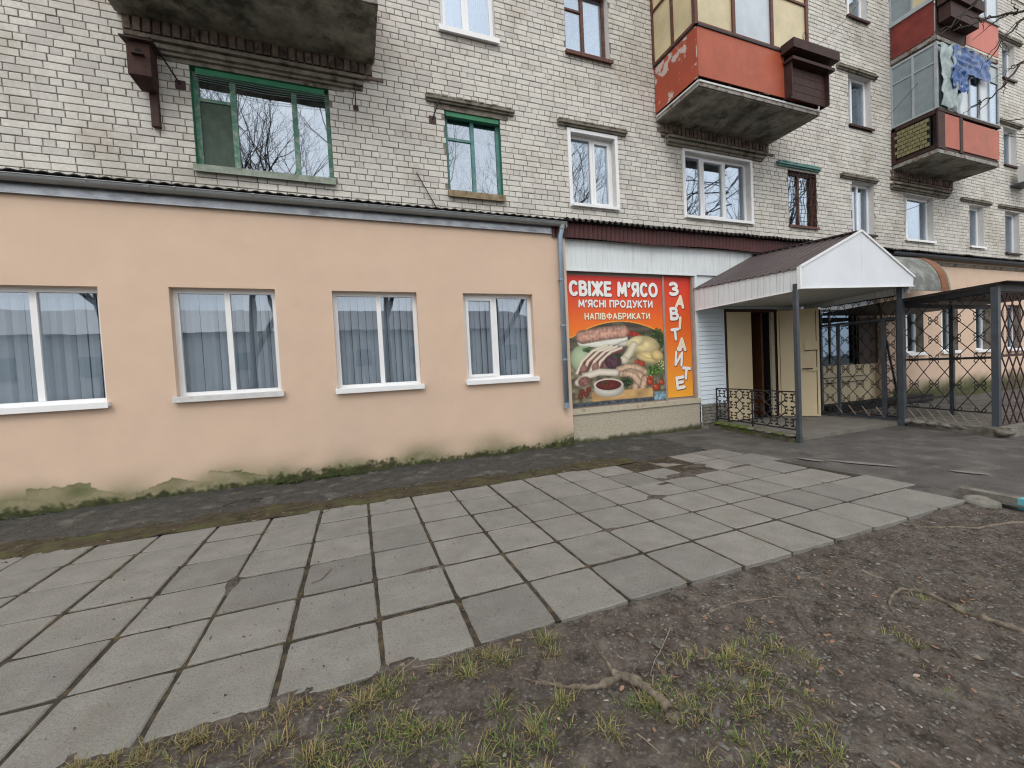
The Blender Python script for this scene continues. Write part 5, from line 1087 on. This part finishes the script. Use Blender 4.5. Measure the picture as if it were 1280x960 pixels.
def scatter(name,n,gen,mat,label,cat,kindf):
    mb=MB(); r=random.Random(13)
    for _ in range(n):
        x,y=gen(r)
        if not visible(x,y): continue
        kindf(mb,x,y,r)
    o=OBJ(name,mb,mat,origin=(0,0,0)); tag(o,label,cat,kind='stuff')
def peb(mb,x,y,r):
    s=r.uniform(.003,.009)*(2.0 if r.random()<.05 else 1); z=soil_z(x,y)+s*.1; a=r.uniform(0,3.14); l=s*r.uniform(1,1.9)
    vs=[]
    for (u,v,w_) in ((1,0,0),(.3,.8,.1),(-.8,.5,0),(-.7,-.6,.1),(.4,-.8,0),(.1,.1,.45)): 
        u*=l*r.uniform(.8,1.2); v*=s*r.uniform(.8,1.2); vs.append((x+u*math.cos(a)-v*math.sin(a),y+u*math.sin(a)+v*math.cos(a),z+w_*s))
    mb.add(vs,[(0,1,5),(1,2,5),(2,3,5),(3,4,5),(4,0,5)])
def gen_soil(r):
    while True:
        x=r.uniform(-1.6,5.6); y=r.uniform(.4,2.12)
        if x>1.2 or r.random()<.35: return x,y
scatter('pebbles',9500,gen_soil,m_peb,'small grey stones and grit scattered over the bare soil','pebbles',peb)
def leaf(mb,x,y,r,zf=None):
    s=r.uniform(.008,.022); a=r.uniform(0,6.28); z=(zf if zf is not None else soil_z(x,y))+.003; t1,t2=r.uniform(-.3,.5),r.uniform(-.2,.5)
    P=[(-1,0,0),(-.4,.42,t1),(.35,.45,t1),(1.15,0,t2),(.35,-.45,t2),(-.4,-.4,t1*.5)]
    mb.add([(x+s*(u*math.cos(a)-v*math.sin(a)),y+s*(u*math.sin(a)+v*math.cos(a)),z+abs(w_)*s*.7) for u,v,w_ in P],[(0,1,5),(1,2,4,5),(2,3,4)])
scatter('leaf_litter',900,gen_soil,m_litter,'dead leaves and scraps lying on the bare soil','leaf litter',leaf)
def clod(mb,x,y,r):
    s=r.uniform(.006,.016)*(1.6 if r.random()<.08 else 1); z=soil_z(x,y); vs=[(x,y,z+s*r.uniform(.35,.6))]; m=6
    for ring,(k,h) in enumerate(((.6,.4),(1.05,-.1))):
        for i in range(m): a=6.283*(i+r.uniform(-.3,.3))/m; q=s*k*r.uniform(.75,1.25); vs.append((x+q*math.cos(a),y+q*math.sin(a),z+s*h*r.uniform(.6,1.1)))
    mb.add(vs,[(0,1+i,1+(i+1)%m) for i in range(m)]+[(1+i,7+i,7+(i+1)%m,1+(i+1)%m) for i in range(m)])
scatter('soil_clods',3200,gen_soil,m_soil,'crumbs and clods of dark earth over the bare soil','soil crumbs',clod)
def gen_strip(r): return (r.uniform(-5,3.8),5.45+r.gauss(0,.2)) if r.random()<.7 else (r.uniform(-5,8),r.uniform(5.4,6.85))
scatter('wall_litter',500,gen_strip,m_litter,'leaf crumbs lying along the asphalt strip by the wall','leaf litter',lambda mb,x,y,r: leaf(mb,x,y,r,.008) )
def gen_pav(r): return r.uniform(-2,5.5),r.uniform(2.2,5.2)
def crumb(mb,x,y,r):
    s=r.uniform(.002,.006); mb.add([(x-s,y-s,.006),(x+s,y-s*.6,.006),(x+s*.5,y+s,.007),(x-s*.8,y+s*.7,.012)],[(0,1,2,3),(0,2,3)])
scatter('grit',420,gen_pav,m_litter,'crumbs of soil lying on the paving slabs','grit',crumb)
def gnd(px,py):   # photo pixel on the soil -> world, used only to lay the roots and sticks out on the ground
    d=Vector((px-640,py-480,514)); wv=Vector((CAMROWS[0].dot(d),CAMROWS[1].dot(d),CAMROWS[2].dot(d))); t=-1.54/wv.z; return Vector((wv.x*t,wv.y*t,0))
def stick(name,label,cat,pix,rad,mat,lift=.5,bumpy=0,r1=None):
    pts=[gnd(*p) for p in pix]; Q=[];rr=[];n=6
    P=[pts[0]]+pts+[pts[-1]]
    for i in range(1,len(P)-2):
        for k in range(n):
            t=k/n; a,b,c,d=P[i-1],P[i],P[i+1],P[i+2]; v=.5*((2*b)+(-a+c)*t+(2*a-5*b+4*c-d)*t*t+(-a+3*b-3*c+d)*t**3); Q.append(v)
    Q.append(pts[-1]); m=len(Q); out=[]
    for i,v in enumerate(Q):
        f=i/(m-1); ra_=rad*(1-f)+(r1 if r1 is not None else rad*.35)*f; ra_*=1+bumpy*noise.noise(Vector((i*.6,rad*900,2))); rr.append(ra_); out.append((v.x,v.y,soil_z(v.x,v.y)+ra_*lift))
    mb=MB().tube(out,rr,10)
    if mat is m_root: mb.v=[tuple(Vector(v)+Vector((noise.noise(Vector(v)*45),noise.noise(Vector(v)*45+Vector((9,0,0))),noise.noise(Vector(v)*45+Vector((0,9,0)))))*rad*.45) for v in mb.v]
    return tag(OBJ(name,mb,mat,smooth=True),label,cat)
stick('tree_root','thick knotted grey root surfacing in the soil below the paving, heading right','root',[(765,842),(790,850),(812,866),(830,880),(842,898)],.021,m_root,.5,.9,.023)
stick('tree_root','long pale root running left from the knotted root','root',[(775,846),(748,858),(722,860),(685,856),(650,851)],.017,m_root,.45,.8,.005)
stick('tree_root','short root reaching up toward the slab edge above the knotted root','root',[(770,845),(760,828),(748,812),(741,797)],.010,m_root,.3,.5,.004)
stick('tree_root','long root snaking along the soil at the right edge','root',[(1290,792),(1250,778),(1210,764),(1180,748),(1150,736),(1125,734),(1112,748),(1116,762)],.019,m_root,.45,.7,.006)
stick('tree_root','thin mossy root under the end of the paving','root',[(1280,652),(1230,656),(1190,657),(1150,658),(1128,656)],.012,m_root,.3,.4,.006)
stick('stick','curved pale stick on the soil between the paving and the grass','stick',[(878,770),(905,756),(940,746),(975,741),(988,744)],.004,m_twig)
stick('stick','dark forked stick below the middle of the paving edge','stick',[(985,742),(995,762),(1010,786),(1034,794)],.0035,m_twigd)
stick('stick','reddish curved stick near the tip of the paving edge at centre','stick',[(838,783),(828,805),(816,830),(813,842)],.004,m_twig)
stick('stick','thin twig below the long pale root','stick',[(748,893),(735,908),(722,928),(717,955)],.003,m_twigd)
stick('stick','short pale stick at the bottom right of the knotted root','stick',[(796,918),(812,930),(830,944)],.004,m_twig)
stick('stick','reddish stick lying against the slab corner at bottom centre','stick',[(522,832),(500,850),(490,868),(481,884)],.0035,m_twig)
stick('stick','short red-brown twig beside the slab corner','stick',[(516,843),(540,838),(556,836)],.0035,m_twig)
stick('stick','pale straight stick below the right part of the paving','stick',[(1077,712),(1092,717),(1110,722)],.006,m_twig)
stick('stick','thin stick among the stones right of the grass','stick',[(1084,688),(1102,676),(1118,664)],.003,m_twigd)
mb=MB(); mb.tube([(-1.62,5.95,.012),(-1.5,6.02,.03),(-1.35,6.0,.035),(-1.22,6.08,.012)],.010,6).tube([(-1.5,6.02,.03),(-1.4,6.15,.02)],.007,5).tube([(-1.35,6.0,.03),(-1.22,5.93,.012)],.006,5); tag(OBJ('stick',mb,m_twigd),'dark broken branch lying on the asphalt strip by the wall','stick')
mb=MB(); mb.tube([(-.33,3.36,.008),(-.27,3.5,.012)],.003,4).tube([(-.33,3.36,.008),(-.40,3.33,.008)],.002,4); tag(OBJ('stick',mb,m_twigd),'tiny forked twig lying on a paving slab','stick')
for o in bpy.data.objects:
    if o.parent is None and o.get('category'):
        for base,grp in (('bare_tree','leafless trees across the yard'),('stick','sticks and twigs lying on the ground'),('tree_root','tree roots surfacing in the bare soil'),('wall_bracket','iron struts on the brick wall'),('cable','cables across the brick wall')):
            if o.name.split('.')[0]==base: o['group']=grp
